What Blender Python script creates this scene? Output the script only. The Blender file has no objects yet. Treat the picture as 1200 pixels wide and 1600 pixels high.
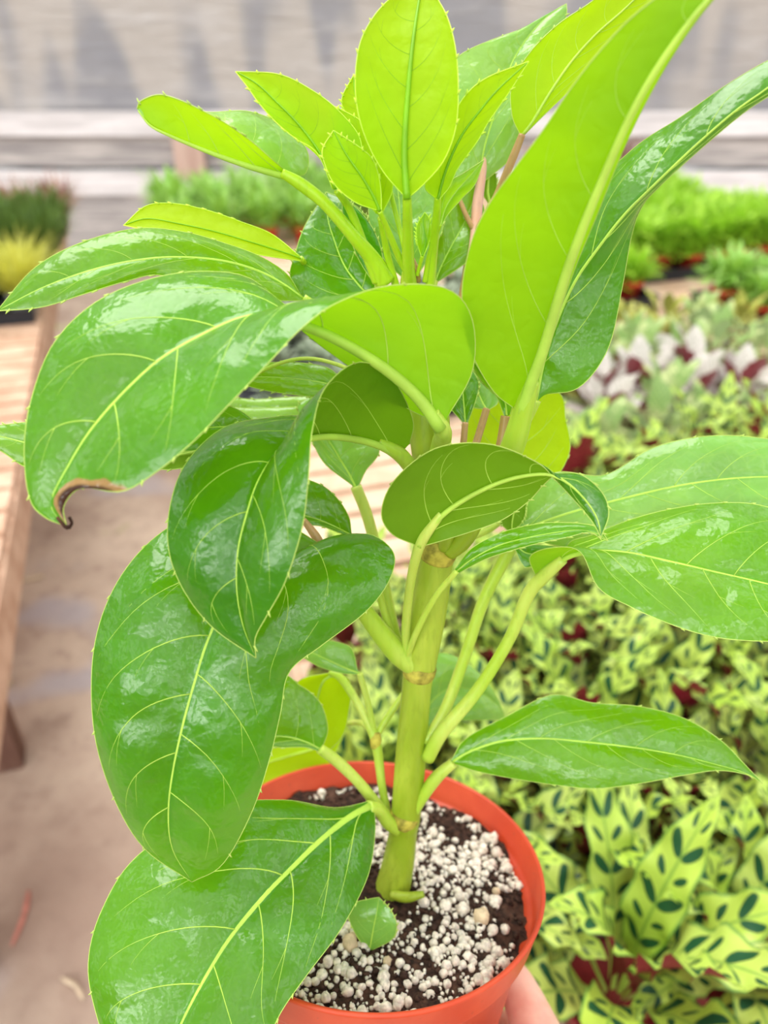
import bpy, bmesh, math, random
import numpy as np
from mathutils import Vector, Matrix, noise
random.seed(7)
C = bpy.context.scene.collection
R = math.radians

# ------------------------------------------------------------------ camera
CAM_Z, PITCH, FPX = 1.6, R(33), 1164.0
cam_d = bpy.data.cameras.new('camera')
cam = bpy.data.objects.new('camera', cam_d); C.objects.link(cam)
cam.location = (0, 0, CAM_Z); cam.rotation_euler = (R(90) - PITCH, 0, 0)
cam_d.sensor_fit = 'HORIZONTAL'; cam_d.sensor_width = 36.0
cam_d.lens = FPX / 1200 * 36; cam_d.clip_start = 0.01
cam_d.dof.use_dof = True; cam_d.dof.focus_distance = 0.285
cam_d.dof.aperture_fstop = 9.5
bpy.context.scene.camera = cam
cp, sp = math.cos(PITCH), math.sin(PITCH)

def P(x, y, d):
    """point d metres in front of the camera plane on the sight line read from the photo"""
    xc = (x - 600) / FPX * d; yc = -(y - 800) / FPX * d
    return np.array((xc, cp * d + sp * yc, CAM_Z - sp * d + cp * yc))

# ------------------------------------------------------------------ sky and sun
sc = bpy.context.scene
w = bpy.data.worlds.new('world'); sc.world = w; w.use_nodes = True
nt = w.node_tree; nt.nodes.clear()
wo = nt.nodes.new('ShaderNodeOutputWorld'); bg = nt.nodes.new('ShaderNodeBackground')
tc = nt.nodes.new('ShaderNodeTexCoord'); mp = nt.nodes.new('ShaderNodeMapping')
mp.inputs['Scale'].default_value = (2.0, 2.0, 3.2)
nz = nt.nodes.new('ShaderNodeTexNoise'); nz.inputs['Scale'].default_value = 2.2; nz.inputs['Detail'].default_value = 3
cr = nt.nodes.new('ShaderNodeValToRGB')
cr.color_ramp.elements[0].position = .44; cr.color_ramp.elements[0].color = (.34, .36, .38, 1)
cr.color_ramp.elements[1].position = .64; cr.color_ramp.elements[1].color = (3.6, 3.6, 3.6, 1)
nt.links.new(tc.outputs['Generated'], mp.inputs[0]); nt.links.new(mp.outputs[0], nz.inputs['Vector'])
nt.links.new(nz.outputs['Fac'], cr.inputs[0]); nt.links.new(cr.outputs[0], bg.inputs[0])
# overcast sky: dim towards and below the horizon, plus a broken bright patch added behind the camera for leaf sheen
sxyz = nt.nodes.new('ShaderNodeSeparateXYZ'); nt.links.new(tc.outputs['Generated'], sxyz.inputs[0])
def mr(src, a, b, c, d):
    x = nt.nodes.new('ShaderNodeMapRange'); x.interpolation_type = 'SMOOTHSTEP'; nt.links.new(src, x.inputs[0])
    for i, v_ in enumerate((a, b, c, d)): x.inputs[i + 1].default_value = v_
    return x.outputs[0]
def mm(op, a, b):
    x = nt.nodes.new('ShaderNodeMath'); x.operation = op
    for i, q in enumerate((a, b)):
        if hasattr(q, 'is_output'): nt.links.new(q, x.inputs[i])
        else: x.inputs[i].default_value = q
    return x.outputs[0]
nz2 = nt.nodes.new('ShaderNodeTexNoise'); nz2.inputs['Scale'].default_value = 5; nt.links.new(tc.outputs['Generated'], nz2.inputs['Vector'])
elev = mr(sxyz.outputs[2], -.05, .5, .30, 1.0)
back = mm('MULTIPLY', mm('MULTIPLY', mr(sxyz.outputs[1], -.85, -.45, 1.0, 0.0), mr(sxyz.outputs[2], .12, .30, 0.0, 1.0)), mr(nz2.outputs['Fac'], .42, .56, .25, 3.2))
nt.links.new(mm('ADD', mm('MULTIPLY', elev, .88), back), bg.inputs[1])
nt.links.new(bg.outputs[0], wo.inputs[0])
sd = bpy.data.lights.new('sun', 'SUN'); sd.energy = 2.6; sd.angle = R(40); sd.color = (1, .97, .92)
sun = bpy.data.objects.new('sun', sd); C.objects.link(sun)
sun.rotation_euler = (R(-22), R(-14), 0)          # high, a little beyond the plant
sc.view_settings.view_transform = 'Standard'; sc.view_settings.look = 'None'
sc.view_settings.gamma = 1.0; sc.view_settings.use_curve_mapping = False
sc.view_settings.exposure = 0.22
sc.cycles.max_bounces = 8; sc.cycles.transparent_max_bounces = 8

# ------------------------------------------------------------------ material helpers
def srgb(r, g, b):
    f = lambda c: c / 12.92 if c <= .04045 else ((c + .055) / 1.055) ** 2.4
    return (f(r / 255), f(g / 255), f(b / 255), 1)

class NT:
    def __init__(s, name):
        s.m = bpy.data.materials.new(name); s.m.use_nodes = True
        s.t = s.m.node_tree; s.t.nodes.clear()
        s.out = s.n('OutputMaterial')
    def n(s, t, **k):
        x = s.t.nodes.new('ShaderNode' + t)
        for a, v in k.items(): setattr(x, a, v)
        return x
    def l(s, a, b): s.t.links.new(a, b)
    def val(s, sock, v):
        if hasattr(v, 'is_output'): s.l(v, sock)
        else: sock.default_value = v
    def math(s, op, a, b=0.0, c=None):
        x = s.n('Math', operation=op); s.val(x.inputs[0], a); s.val(x.inputs[1], b)
        if c is not None: s.val(x.inputs[2], c)
        return x.outputs[0]
    def mix(s, f, a, b):
        x = s.n('Mix', data_type='RGBA'); s.val(x.inputs[0], f); s.val(x.inputs[6], a); s.val(x.inputs[7], b)
        return x.outputs[2]
    def ramp(s, f, lo, hi):
        x = s.n('MapRange'); x.interpolation_type = 'SMOOTHSTEP'
        s.val(x.inputs[0], f); x.inputs[1].default_value = lo; x.inputs[2].default_value = hi
        return x.outputs[0]
    def noise(s, scale, detail=3, vec=None, rough=.55):
        x = s.n('TexNoise'); x.inputs['Scale'].default_value = scale; x.inputs['Detail'].default_value = detail
        x.inputs['Roughness'].default_value = rough
        if vec is None: vec = s.obj()
        s.l(vec, x.inputs['Vector']); return x.outputs['Fac']
    def obj(s):
        if not hasattr(s, 'tc'): s.tc = s.n('TexCoord')
        return s.tc.outputs['Object']
    def uv(s):
        s.obj(); return s.tc.outputs['UV']
    def mapped(s, scale, src=None, rot=(0, 0, 0)):
        x = s.n('Mapping'); x.inputs['Scale'].default_value = scale; x.inputs['Rotation'].default_value = rot
        s.l(src or s.obj(), x.inputs[0]); return x.outputs[0]
    def bump(s, h, strength, dist, prev=None):
        x = s.n('Bump'); x.inputs['Strength'].default_value = strength; x.inputs['Distance'].default_value = dist
        s.val(x.inputs['Height'], h)
        if prev is not None: s.l(prev, x.inputs['Normal'])
        return x.outputs[0]
    def bsdf(s, col, rough=.5, spec=.5, normal=None, **k):
        x = s.n('BsdfPrincipled'); s.val(x.inputs['Base Color'], col); s.val(x.inputs['Roughness'], rough)
        s.val(x.inputs['Specular IOR Level'], spec)
        if normal is not None: s.l(normal, x.inputs['Normal'])
        for a, v in k.items(): s.val(x.inputs[a.replace('_', ' ')], v)
        return x.outputs[0]
    def done(s, sh): s.l(sh, s.out.inputs[0]); return s.m

def plain(name, col, rough=.5, spec=.4, noise_amt=.12, scale=60, bump=.0, dist=.001, sss=0):
    t = NT(name); n = t.noise(scale, 4)
    dark = tuple(c * (1 - noise_amt * 2) for c in col[:3]) + (1,); lite = tuple(min(1, c * (1 + noise_amt * 2)) for c in col[:3]) + (1,)
    c = t.mix(t.ramp(n, .3, .7), dark, lite)
    nm = t.bump(n, bump, dist) if bump else None
    k = {}
    if sss: k = dict(Subsurface_Weight=sss, Subsurface_Scale=.01)
    return t.done(t.bsdf(c, rough, spec, nm, **k))

def leaf_material(name, top, under, glow, rough_top=.17, transl=.42, fine=.5, mottle=.5, burn=False):
    """glossy green upper face, dull yellower lower face, light passing through; fine vein net"""
    t = NT(name)
    geo = t.n('NewGeometry')
    vor = t.n('TexVoronoi', feature='DISTANCE_TO_EDGE'); vor.inputs['Scale'].default_value = 130
    nzv = t.n('TexNoise'); nzv.inputs['Scale'].default_value = 90; t.l(t.obj(), nzv.inputs['Vector'])
    va = t.n('VectorMath', operation='MULTIPLY_ADD'); t.l(nzv.outputs['Color'], va.inputs[0]); va.inputs[1].default_value = (.004, .004, .004); t.l(t.obj(), va.inputs[2])
    t.l(va.outputs[0], vor.inputs['Vector'])
    net = t.math('SUBTRACT', 1.0, t.ramp(vor.outputs['Distance'], .0, .10))
    m1 = t.noise(38, 4); m2 = t.noise(9, 2)
    dark = tuple(c * .62 for c in top[:3]) + (1,)
    ct = t.mix(t.math('MULTIPLY', t.ramp(m1, .35, .65), mottle), top, dark)
    lite = (min(1, top[0] * 2.0 + .04), min(1, top[1] * 1.35 + .03), top[2] * 1.2 + .01, 1)
    ct = t.mix(t.math('MULTIPLY', t.ramp(m2, .45, .7), .5), ct, lite)
    ct = t.mix(t.math('MULTIPLY', net, .22 * fine), ct, lite)
    cu = t.mix(t.math('MULTIPLY', net, .15 * fine), under, (under[0] * .75, under[1] * .85, under[2], 1))
    cu = t.mix(t.math('MULTIPLY', t.ramp(m2, .4, .7), .35), cu, tuple(c * .75 for c in under[:3]) + (1,))
    bf = geo.outputs['Backfacing']
    col = t.mix(bf, ct, cu)
    if burn:
        sx = t.n('SeparateXYZ'); t.l(t.uv(), sx.inputs[0])
        nb = t.noise(60, 3)
        # scorched patch near the tip, on the near margin
        du = t.math('SUBTRACT', sx.outputs[0], .945); dv = t.math('SUBTRACT', sx.outputs[1], 1.0)
        r = t.math('SQRT', t.math('ADD', t.math('POWER', t.math('DIVIDE', du, .085), 2.0), t.math('POWER', t.math('DIVIDE', dv, .85), 2.0)))
        r = t.math('ADD', r, t.math('MULTIPLY', t.math('SUBTRACT', nb, .5), .7))
        tan = t.math('SUBTRACT', 1.0, t.ramp(r, .93, 1.03)); brn = t.math('SUBTRACT', 1.0, t.ramp(r, .62, .85))
        col = t.mix(tan, col, srgb(190, 150, 90)); col = t.mix(brn, col, srgb(70, 42, 28))
        glow = t.mix(tan, glow, srgb(110, 70, 40))
    b0 = t.bump(t.noise(95, 3), .7, .0015, t.bump(t.noise(34, 2), .7, .0042))
    b1 = t.bump(vor.outputs['Distance'], .8 * fine, .0008, b0)
    b2 = t.bump(t.noise(420, 2), .18, .00025, b1)
    rough = t.mix(bf, (rough_top,) * 3 + (1,), (.5,) * 3 + (1,))
    ra = t.math('ADD', rough, t.math('MULTIPLY', t.ramp(m1, .3, .7), .12))
    spec = t.mix(bf, (.42,) * 3 + (1,), (.25,) * 3 + (1,))
    coat = t.math('MULTIPLY', t.math('SUBTRACT', 1.0, bf), .55)
    sh = t.bsdf(col, ra, spec, b2, Coat_Weight=coat, Coat_Roughness=.16)
    t.l(b2, sh.node.inputs['Coat Normal'])
    tr = t.n('BsdfTranslucent'); t.val(tr.inputs[0], glow)
    ms = t.n('MixShader'); ms.inputs[0].default_value = transl; t.l(sh, ms.inputs[1]); t.l(tr.outputs[0], ms.inputs[2])
    return t.done(ms.outputs[0])

M = {}
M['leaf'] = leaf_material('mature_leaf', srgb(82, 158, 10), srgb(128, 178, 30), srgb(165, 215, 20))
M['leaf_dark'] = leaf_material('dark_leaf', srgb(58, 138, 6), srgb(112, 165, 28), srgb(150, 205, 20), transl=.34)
M['leaf_pale'] = leaf_material('pale_leaf', srgb(122, 186, 84), srgb(145, 190, 40), srgb(165, 215, 50), transl=.4)
M['leaf_burnt'] = leaf_material('scorched_leaf', srgb(70, 148, 18), srgb(140, 192, 22), srgb(165, 220, 18), burn=True)
M['leaf_olive'] = leaf_material('olive_leaf', srgb(62, 138, 6), srgb(112, 156, 16), srgb(120, 170, 12), transl=.38)  # olive green, with a duller underside than the mature leaf
M['leaf_rear'] = leaf_material('rearing_leaf', srgb(90, 165, 20), srgb(140, 192, 10), srgb(158, 208, 4), transl=.5, fine=.9, mottle=.2)
M['leaf_fold'] = leaf_material('folded_leaf', srgb(128, 192, 92), srgb(168, 212, 10), srgb(190, 230, 20), transl=.45, fine=.6, mottle=.3)
M['leaf_lime'] = leaf_material('young_leaf', srgb(130, 195, 30), srgb(168, 212, 4), srgb(200, 238, 2), rough_top=.35, transl=.55, fine=.6, mottle=.15)
M['vein'] = plain('pale_vein', srgb(172, 206, 76), .45, .3, .06)
M['vein_young'] = plain('young_vein', srgb(120, 174, 16), .45, .3, .06)
M['margin_young'] = plain('young_margin', srgb(196, 228, 70), .5, .3, .05)
M['margin'] = plain('leaf_margin', srgb(176, 200, 92), .5, .3, .05)
def stalk_mat(name, a, b):
    t = NT(name)
    n = t.noise(14, 4, t.mapped((3, 3, .6))); n2 = t.noise(160, 3, t.mapped((3, 3, .25)))
    c = t.mix(t.ramp(n, .35, .7), a, b); c = t.mix(t.math('MULTIPLY', t.ramp(n2, .5, .75), .35), c, tuple(x * .7 for x in a[:3]) + (1,))
    sh = t.bsdf(c, .38, .45, t.bump(n2, .3, .0006), Subsurface_Weight=.15, Subsurface_Scale=.004)
    return t.done(sh)
M['stem'] = stalk_mat('green_stem', srgb(138, 162, 26), srgb(182, 198, 66))
M['petiole'] = stalk_mat('leaf_stalk', srgb(168, 200, 55), srgb(195, 212, 95))
M['petiole_young'] = stalk_mat('young_stalk', srgb(165, 205, 20), srgb(180, 215, 40))
M['petiole_pink'] = stalk_mat('pink_stalk', srgb(160, 130, 70), srgb(190, 150, 105))
M['petiole_rose'] = stalk_mat('rose_stalk', srgb(222, 176, 170), srgb(210, 160, 130))
M['node'] = plain('node_brown', srgb(168, 158, 62), .6, .2, .25, 200, .3, .0005)

# ------------------------------------------------------------------ mesh helpers
def link(name, verts, faces, mats, parent=None, origin=(0, 0, 0), fm=None, uvs=None, smooth=True):
    me = bpy.data.meshes.new(name)
    o = np.asarray(origin, float)
    v = np.asarray(verts, float) - o
    me.from_pydata(v.tolist(), [], faces)
    for m in mats: me.materials.append(m)
    if fm is not None: me.polygons.foreach_set('material_index', fm)
    if smooth: me.polygons.foreach_set('use_smooth', [True] * len(me.polygons))
    if uvs is not None:
        ul = me.uv_layers.new(name='UVMap')
        li = np.empty(len(me.loops), int); me.loops.foreach_get('vertex_index', li)
        ul.data.foreach_set('uv', np.asarray(uvs, float)[li].ravel())
    me.update()
    ob = bpy.data.objects.new(name, me); C.objects.link(ob)
    if parent is not None: ob.parent = parent
    else: ob.location = origin
    return ob

class MB:
    """collects shapes into one mesh"""
    def __init__(s): s.v = []; s.f = []; s.m = []; s.uv = []
    def add(s, v, f, mi=0, uv=None):
        b = len(s.v); s.v += [tuple(p) for p in v]; s.f += [tuple(i + b for i in q) for q in f]; s.m += [mi] * len(f)
        s.uv += (list(uv) if uv is not None else [(0, 0)] * len(v))
    def box(s, c, size, rz=0, mi=0, ax=None, bev=0):
        cx, cy, cz = c; x, y, z = (a / 2 for a in size)
        co, si = math.cos(rz), math.sin(rz)
        vs = []
        for dz in (-z, z):
            for dx, dy in ((-x, -y), (x, -y), (x, y), (-x, y)):
                vs.append((cx + dx * co - dy * si, cy + dx * si + dy * co, cz + dz))
        s.add(vs, [(3, 2, 1, 0), (4, 5, 6, 7), (0, 1, 5, 4), (1, 2, 6, 5), (2, 3, 7, 6), (3, 0, 4, 7)], mi)
    def tube(s, pts, rad, n=8, mi=0, caps=True, flat=1.0):
        pts = np.asarray(pts, float); k = len(pts)
        if np.isscalar(rad): rad = [rad] * k
        T = np.gradient(pts, axis=0); T /= np.linalg.norm(T, axis=1)[:, None] + 1e-12
        a = np.cross(T[0], (0, 0, 1.0))
        if np.linalg.norm(a) < .1: a = np.cross(T[0], (1.0, 0, 0))
        vs = []
        for i in range(k):
            a = a - T[i] * np.dot(a, T[i]); a /= np.linalg.norm(a) + 1e-12
            b = np.cross(T[i], a)
            for j in range(n):
                th = 2 * math.pi * j / n
                vs.append(pts[i] + rad[i] * (math.cos(th) * a * flat + math.sin(th) * b))
        fs = []
        for i in range(k - 1):
            for j in range(n):
                j2 = (j + 1) % n
                fs.append((i * n + j, i * n + j2, (i + 1) * n + j2, (i + 1) * n + j))
        if caps: fs += [tuple(range(n - 1, -1, -1)), tuple((k - 1) * n + j for j in range(n))]
        s.add(vs, fs, mi)
    def lathe(s, prof, n=64, c=(0, 0, 0), mi=0):
        vs = []; fs = []
        for r, z in prof:
            for j in range(n):
                th = 2 * math.pi * j / n; vs.append((c[0] + r * math.cos(th), c[1] + r * math.sin(th), c[2] + z))
        for i in range(len(prof) - 1):
            for j in range(n):
                j2 = (j + 1) % n; fs.append((i * n + j, i * n + j2, (i + 1) * n + j2, (i + 1) * n + j))
        s.add(vs, fs, mi)
    def build(s, name, mats, parent=None, origin=(0, 0, 0), smooth=True):
        return link(name, s.v, s.f, mats if isinstance(mats, list) else [mats], parent, origin, s.m, s.uv, smooth)

def spline(pts, n):
    """Catmull-Rom through pts (k x D), sampled at n parameters spread by chord length"""
    p = np.asarray(pts, float); k = len(p)
    if k == 2: return p[0] + (p[1] - p[0]) * np.linspace(0, 1, n)[:, None]
    q = np.vstack([2 * p[0] - p[1], p, 2 * p[-1] - p[-2]])
    u = np.linspace(0, k - 1, n); out = []
    for x in u:
        i = min(int(x), k - 2); t = x - i
        a, b, c, d = q[i], q[i + 1], q[i + 2], q[i + 3]
        out.append(.5 * ((2 * b) + (c - a) * t + (2 * a - 5 * b + 4 * c - d) * t * t + (3 * b - a - 3 * c + d) * t ** 3))
    return np.array(out)

def empty(name, loc, label=None, cat=None, group=None, rz=0, parent=None):
    o = bpy.data.objects.new(name, None); C.objects.link(o); o.location = loc; o.rotation_euler = (0, 0, rz)
    o.empty_display_size = .05
    if parent: o.parent = parent
    tag(o, label, cat, group); return o
def tag(o, label=None, cat=None, group=None, kind=None):
    if label: o['label'] = label
    if cat: o['category'] = cat
    if group: o['group'] = group
    if kind: o['kind'] = kind
    return o

# ------------------------------------------------------------------ room
YAW = R(18); E1 = np.array((math.cos(YAW), math.sin(YAW), 0)); E2 = np.array((-math.sin(YAW), math.cos(YAW), 0))
B0 = np.array((-.22, 1.1, 0)); L0 = np.array((-.69, 1.02, 0)); BZ = .75
def bw(s, t, z=0.0, o=B0): return o + E1 * s + E2 * t + np.array((0, 0, z))
WALL_Y = 6.2

t = NT('earth_floor')
n1 = t.noise(1.6, 5); n2 = t.noise(14, 6, None, .65); n3 = t.noise(3.1, 3)
c = t.mix(t.ramp(n1, .35, .65), srgb(160, 136, 120), srgb(200, 180, 160)); c = t.mix(t.math('MULTIPLY', t.ramp(n2, .45, .7), .6), c, srgb(146, 122, 108))
c = t.mix(t.math('MULTIPLY', t.ramp(n3, .62, .72), .8), c, srgb(150, 160, 84))
c = t.mix(t.math('MULTIPLY', t.ramp(t.noise(2.3, 2, t.mapped((1, 1, 1), rot=(1, 2, 3))), .55, .68), .7), c, srgb(172, 166, 172))
m_floor = t.done(t.bsdf(c, .7, .3, t.bump(n2, .5, .01)))
fl = MB(); fl.add([(-6, -2, 0), (6, -2, 0), (6, WALL_Y, 0), (-6, WALL_Y, 0)], [(0, 1, 2, 3)])
tag(fl.build('floor', m_floor, smooth=False), kind='structure')

t = NT('plastic_film_wall')
v = t.mapped((1.1, 1, .22)); nA = t.noise(1.5, 2, v); nB = t.noise(9, 5, t.mapped((.35, 1, 3.5), rot=(0, .35, 0))); nC = t.noise(3, 4, t.mapped((.5, 1, 2.2), rot=(0, -.5, 0)))
c = t.mix(t.ramp(nA, .44, .54), srgb(98, 98, 112), srgb(172, 160, 150))
c = t.mix(t.math('MULTIPLY', t.ramp(nC, .5, .7), .5), c, srgb(202, 196, 194))
nm = t.bump(nB, .6, .05, t.bump(nC, .6, .12))
sh = t.bsdf(c, .38, .5, nm); tr = t.n('BsdfTranslucent'); t.val(tr.inputs[0], srgb(215, 208, 200))
ms = t.n('MixShader'); ms.inputs[0].default_value = .35; t.l(sh, ms.inputs[1]); t.l(tr.outputs[0], ms.inputs[2])
m_film = t.done(ms.outputs[0])
# film sheet: a gently rippled surface hung from above down to the boards
nx, nz_ = 160, 50; vs = []; fs = []
for j in range(nz_ + 1):
    for i in range(nx + 1):
        x = -6 + 12 * i / nx; z = 1.03 + 3.2 * j / nz_
        y = WALL_Y + .05 + .05 * noise.noise(Vector((x * 1.3 + z * .5, z * .5, 3))) + .018 * noise.noise(Vector((x * 2.5 - z, z * 7, 9)))
        vs.append((x, y, z))
for j in range(nz_):
    for i in range(nx):
        a = j * (nx + 1) + i; fs.append((a, a + 1, a + nx + 2, a + nx + 1))
tag(link('wall_back', vs, fs, [m_film]), kind='structure')

def wood(name, a, b, scale=(1, 1, 1), rough=.7, k=5):
    t = NT(name); v = t.mapped(scale); n = t.noise(k, 5, v); n2 = t.noise(k * 5, 4, v)
    c = t.mix(t.ramp(n, .35, .68), a, b); c = t.mix(t.math('MULTIPLY', t.ramp(n2, .5, .8), .3), c, tuple(x * .6 for x in a[:3]) + (1,))
    return t.done(t.bsdf(c, rough, .25, t.bump(n2, .3, .002)))
m_white_board = wood('whitewashed_board', srgb(206, 200, 198), srgb(236, 230, 228), (.4, 1, 6))
m_grey_board = wood('weathered_board', srgb(150, 144, 142), srgb(196, 188, 182), (.4, 1, 6))
m_post = wood('pink_brown_post', srgb(178, 146, 130), srgb(204, 176, 160), (5, 1, .5))
def board(name, z0, z1, y, mat, th=.04):
    b = MB(); b.box((0, y, (z0 + z1) / 2), (12, th, z1 - z0)); return tag(b.build(name, mat, smooth=False), kind='structure')
board('trim_1', .93, 1.09, WALL_Y - .04, m_white_board, .05)
board('trim_2', .72, .922, WALL_Y, m_grey_board, .04)
board('trim_3', .52, .69, WALL_Y - .02, m_white_board, .04)
board('trim_4', .0, .51, WALL_Y + .01, m_grey_board, .04)
for k, (px_, z1) in enumerate(((288, 1.02), (1320, 1.02), (-620, 1.02))):
    b = MB(); x = (px_ - 600) / FPX * 5.4; b.box((x, WALL_Y - .10, z1 / 2 + .0 + .34), (.22, .07, .40))
    tag(b.build('trim_%d' % (5 + k), m_post, smooth=False), kind='structure')

# ------------------------------------------------------------------ benches
m_slat = wood('pale_bench_wood', srgb(196, 162, 134), srgb(218, 190, 162), (2.5, 2.5, 2.5), .75)
m_slat_l = wood('tan_bench_wood', srgb(186, 148, 122), srgb(212, 178, 152), (2.5, 2.5, 2.5), .75)
m_leg = wood('dark_brown_leg', srgb(104, 74, 62), srgb(140, 108, 92), (3, 3, 1), .8)
def bench(o, s0, s1, t0, t1, mat, label, along=False, legs=()):
    org = bw((s0 + s1) / 2, (t0 + t1) / 2, 0, o)
    root = empty('potting_bench', org, label, 'bench')
    pitch = .095
    for k in range(int((t1 - t0) / pitch)):
        tt = t0 + pitch * (k + .5)
        b = MB(); c = bw((s0 + s1) / 2, tt, BZ - .012, o); b.box(c, (s1 - s0 - .012, .077 + .004 * math.sin(k * 3.1), .022), YAW)
        b.build('slat', mat, root, org, False)
    for ss in (s0 + .012, s1 - .012):
        b = MB(); b.box(bw(ss, (t0 + t1) / 2, BZ - .075, o), (.024, t1 - t0, .10), YAW); b.build('side_rail', mat, root, org, False)
    for (ss, tt) in legs:
        b = MB(); b.box(bw(ss, tt, (BZ - .024) / 2, o), (.07, .07, BZ - .026), YAW); b.build('leg', m_leg, root, org, False)
    return root
bench(B0, 0, 2.75, -1.0, 3.55, m_slat, 'wide slatted wooden bench carrying the spotted plants and trays on the right of the aisle',
      legs=[(.2, -.8), (.2, 1.3), (.2, 3.3), (2.5, -.8), (2.5, 3.3)])
bench(L0, -1.5, 0, -.35, 3.9, m_slat_l, 'tan wooden bench left of the aisle with grasses at its far end',
      legs=[(-.22, -.2), (-.19, .33), (-.22, 2.6), (-1.3, .3), (-1.3, 3.3)])

# ------------------------------------------------------------------ the potted plant in the foreground
KP = 1.165                                                    # pot size against a 15 cm pot
RIM = P(579.7, 1344.8, .3788); NRM = np.array((.0569, .330, 1.0)); NRM /= np.linalg.norm(NRM)
POT = RIM - NRM * .125 * KP
POTQ = Vector((0, 0, 1)).rotation_difference(Vector(NRM))     # the pot is held tipped a little away
POTM = np.array(POTQ.to_matrix())
Z0 = np.zeros(3)
def seat(o):
    o.rotation_mode = 'QUATERNION'; o.rotation_quaternion = POTQ; o.scale = (KP,) * 3; return o
plant = empty('potted_plant', POT, 'tall large-leaved green plant in a terracotta-coloured plastic pot held up in a hand', 'potted plant')

t = NT('terracotta_plastic'); n = t.noise(40, 4); n2 = t.noise(300, 3)
c = t.mix(t.ramp(n, .3, .7), srgb(190, 62, 30), srgb(206, 78, 42))
c = t.mix(t.math('MULTIPLY', t.ramp(n2, .66, .74), .5), c, srgb(150, 70, 45))
m_pot = t.done(t.bsdf(c, .42, .4, t.bump(n2, .08, .0005), Subsurface_Weight=.1, Subsurface_Scale=.004))
b = MB()
prof = [(0, .001), (.046, .001), (.0465, 0), (.0515, 0), (.0525, .002), (.0690, .1085), (.0715, .1095), (.0722, .1110), (.0746, .1235), (.0750, .1245), (.0747, .1252), (.0738, .1254), (.0730, .1248),
        (.0712, .1130), (.0700, .1120), (.0675, .1110), (.0655, .0900), (.0500, .004), (.045, .003), (0, .003)]
b.lathe(prof, 128); seat(b.build('pot', m_pot, plant))

t = NT('potting_soil'); n = t.noise(260, 6, None, .7); n2 = t.noise(60, 4)
c = t.mix(t.ramp(n, .35, .7), srgb(32, 19, 14), srgb(86, 58, 44)); c = t.mix(t.math('MULTIPLY', t.ramp(n2, .5, .75), .5), c, srgb(120, 92, 76))
m_soil = t.done(t.bsdf(c, .85, .25, t.bump(n, .9, .002)))
def soil_h(x, y):
    r = math.hypot(x, y)
    h = .1155 + .0025 * noise.noise(Vector((x * 40, y * 40, 1))) + .0022 * noise.noise(Vector((x * 120, y * 120, 5))) + .0012 * noise.noise(Vector((x * 330, y * 330, 8)))
    h -= .003 * max(0, (x - .03) / .04) * (1 if y < .02 else .4)          # lower beside the right wall
    h -= .002 * min(1, max(0, (r - .055) / .01))
    return h
vs = [(0, 0, soil_h(0, 0))]; fs = []; NR, NA = 70, 180
for i in range(1, NR + 1):
    for j in range(NA):
        r = .0703 * i / NR; a = 2 * math.pi * j / NA; x, y = r * math.cos(a), r * math.sin(a); vs.append((x, y, soil_h(x, y)))
for j in range(NA): fs.append((0, 1 + j, 1 + (j + 1) % NA))
for i in range(NR - 1):
    for j in range(NA):
        a = 1 + i * NA + j; b_ = 1 + i * NA + (j + 1) % NA; fs.append((a, a + NA, b_ + NA, b_))
seat(link('soil', vs, fs, [m_soil], plant))

# perlite grains and a few crumbs
m_perl = plain('perlite_white', srgb(218, 206, 190), .7, .3, .14, 500, .6, .0006, sss=.1)
m_pebble = plain('tan_pebble', srgb(206, 184, 150), .7, .25, .1, 300, .4, .0006)
m_crumb = plain('soil_crumb', srgb(60, 42, 34), .9, .2, .3, 500, .8, .001)
def ico(sub):
    bm = bmesh.new(); bmesh.ops.create_icosphere(bm, subdivisions=sub, radius=1)
    v = np.array([p.co[:] for p in bm.verts]); f = [tuple(q.index for q in p.verts) for p in bm.faces]; bm.free(); return v, f
ICO2, ICO1 = ico(2), ico(1)
def grain(c, r, seed, base=ICO2):
    v, f = base; rng = random.Random(seed)
    q = v.copy(); s = np.array([rng.uniform(.82, 1.15) for _ in range(3)])
    k = np.array([1 + .28 * noise.noise(Vector(p) * 1.5 + Vector((seed * 1.7, 0, 0))) for p in q])
    return q * k[:, None] * s * r + np.array(c), f
rng = random.Random(3); cand = []
while len(cand) < 1600:
    x, y = rng.uniform(-.069, .069), rng.uniform(-.069, .069)
    if math.hypot(x, y) > .0675: continue
    if math.hypot(x + .004, y - .0) < .010: continue
    dens = .32 + 1.0 * noise.noise(Vector((x * 38 + 4, y * 38, 2))) + (.35 if (x > .0 and .0 < y < .045) else 0) + (.3 if y < -.03 else 0) - (.35 if (y > .04 and x < .02) else 0)
    if rng.random() > dens: continue
    r = .0007 + .0016 * rng.random() ** 1.9
    if any((x - a) ** 2 + (y - b2) ** 2 < (.62 * (r + rr)) ** 2 for a, b2, rr in cand): 
        if rng.random() < .93: continue
    cand.append((x, y, r))
    if len(cand) > 1550: break
cand.sort(key=lambda q: -q[2])
rest = MB()
for i, (x, y, r) in enumerate(cand):
    c = np.array((x, y, soil_h(x, y) + r * .45))
    if i < 90:
        v, f = grain(c, r * 1.15, i); seat(link('perlite_granule', v, f, [m_perl], plant))
    else:
        v, f = grain(c, r, i, ICO2 if i < 500 else ICO1); rest.add(v, f)
tag(seat(rest.build('perlite', m_perl, plant)), kind='stuff')
camp = np.array((0, 0, CAM_Z)); SOILP = POT + NRM * .1155 * KP
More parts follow.
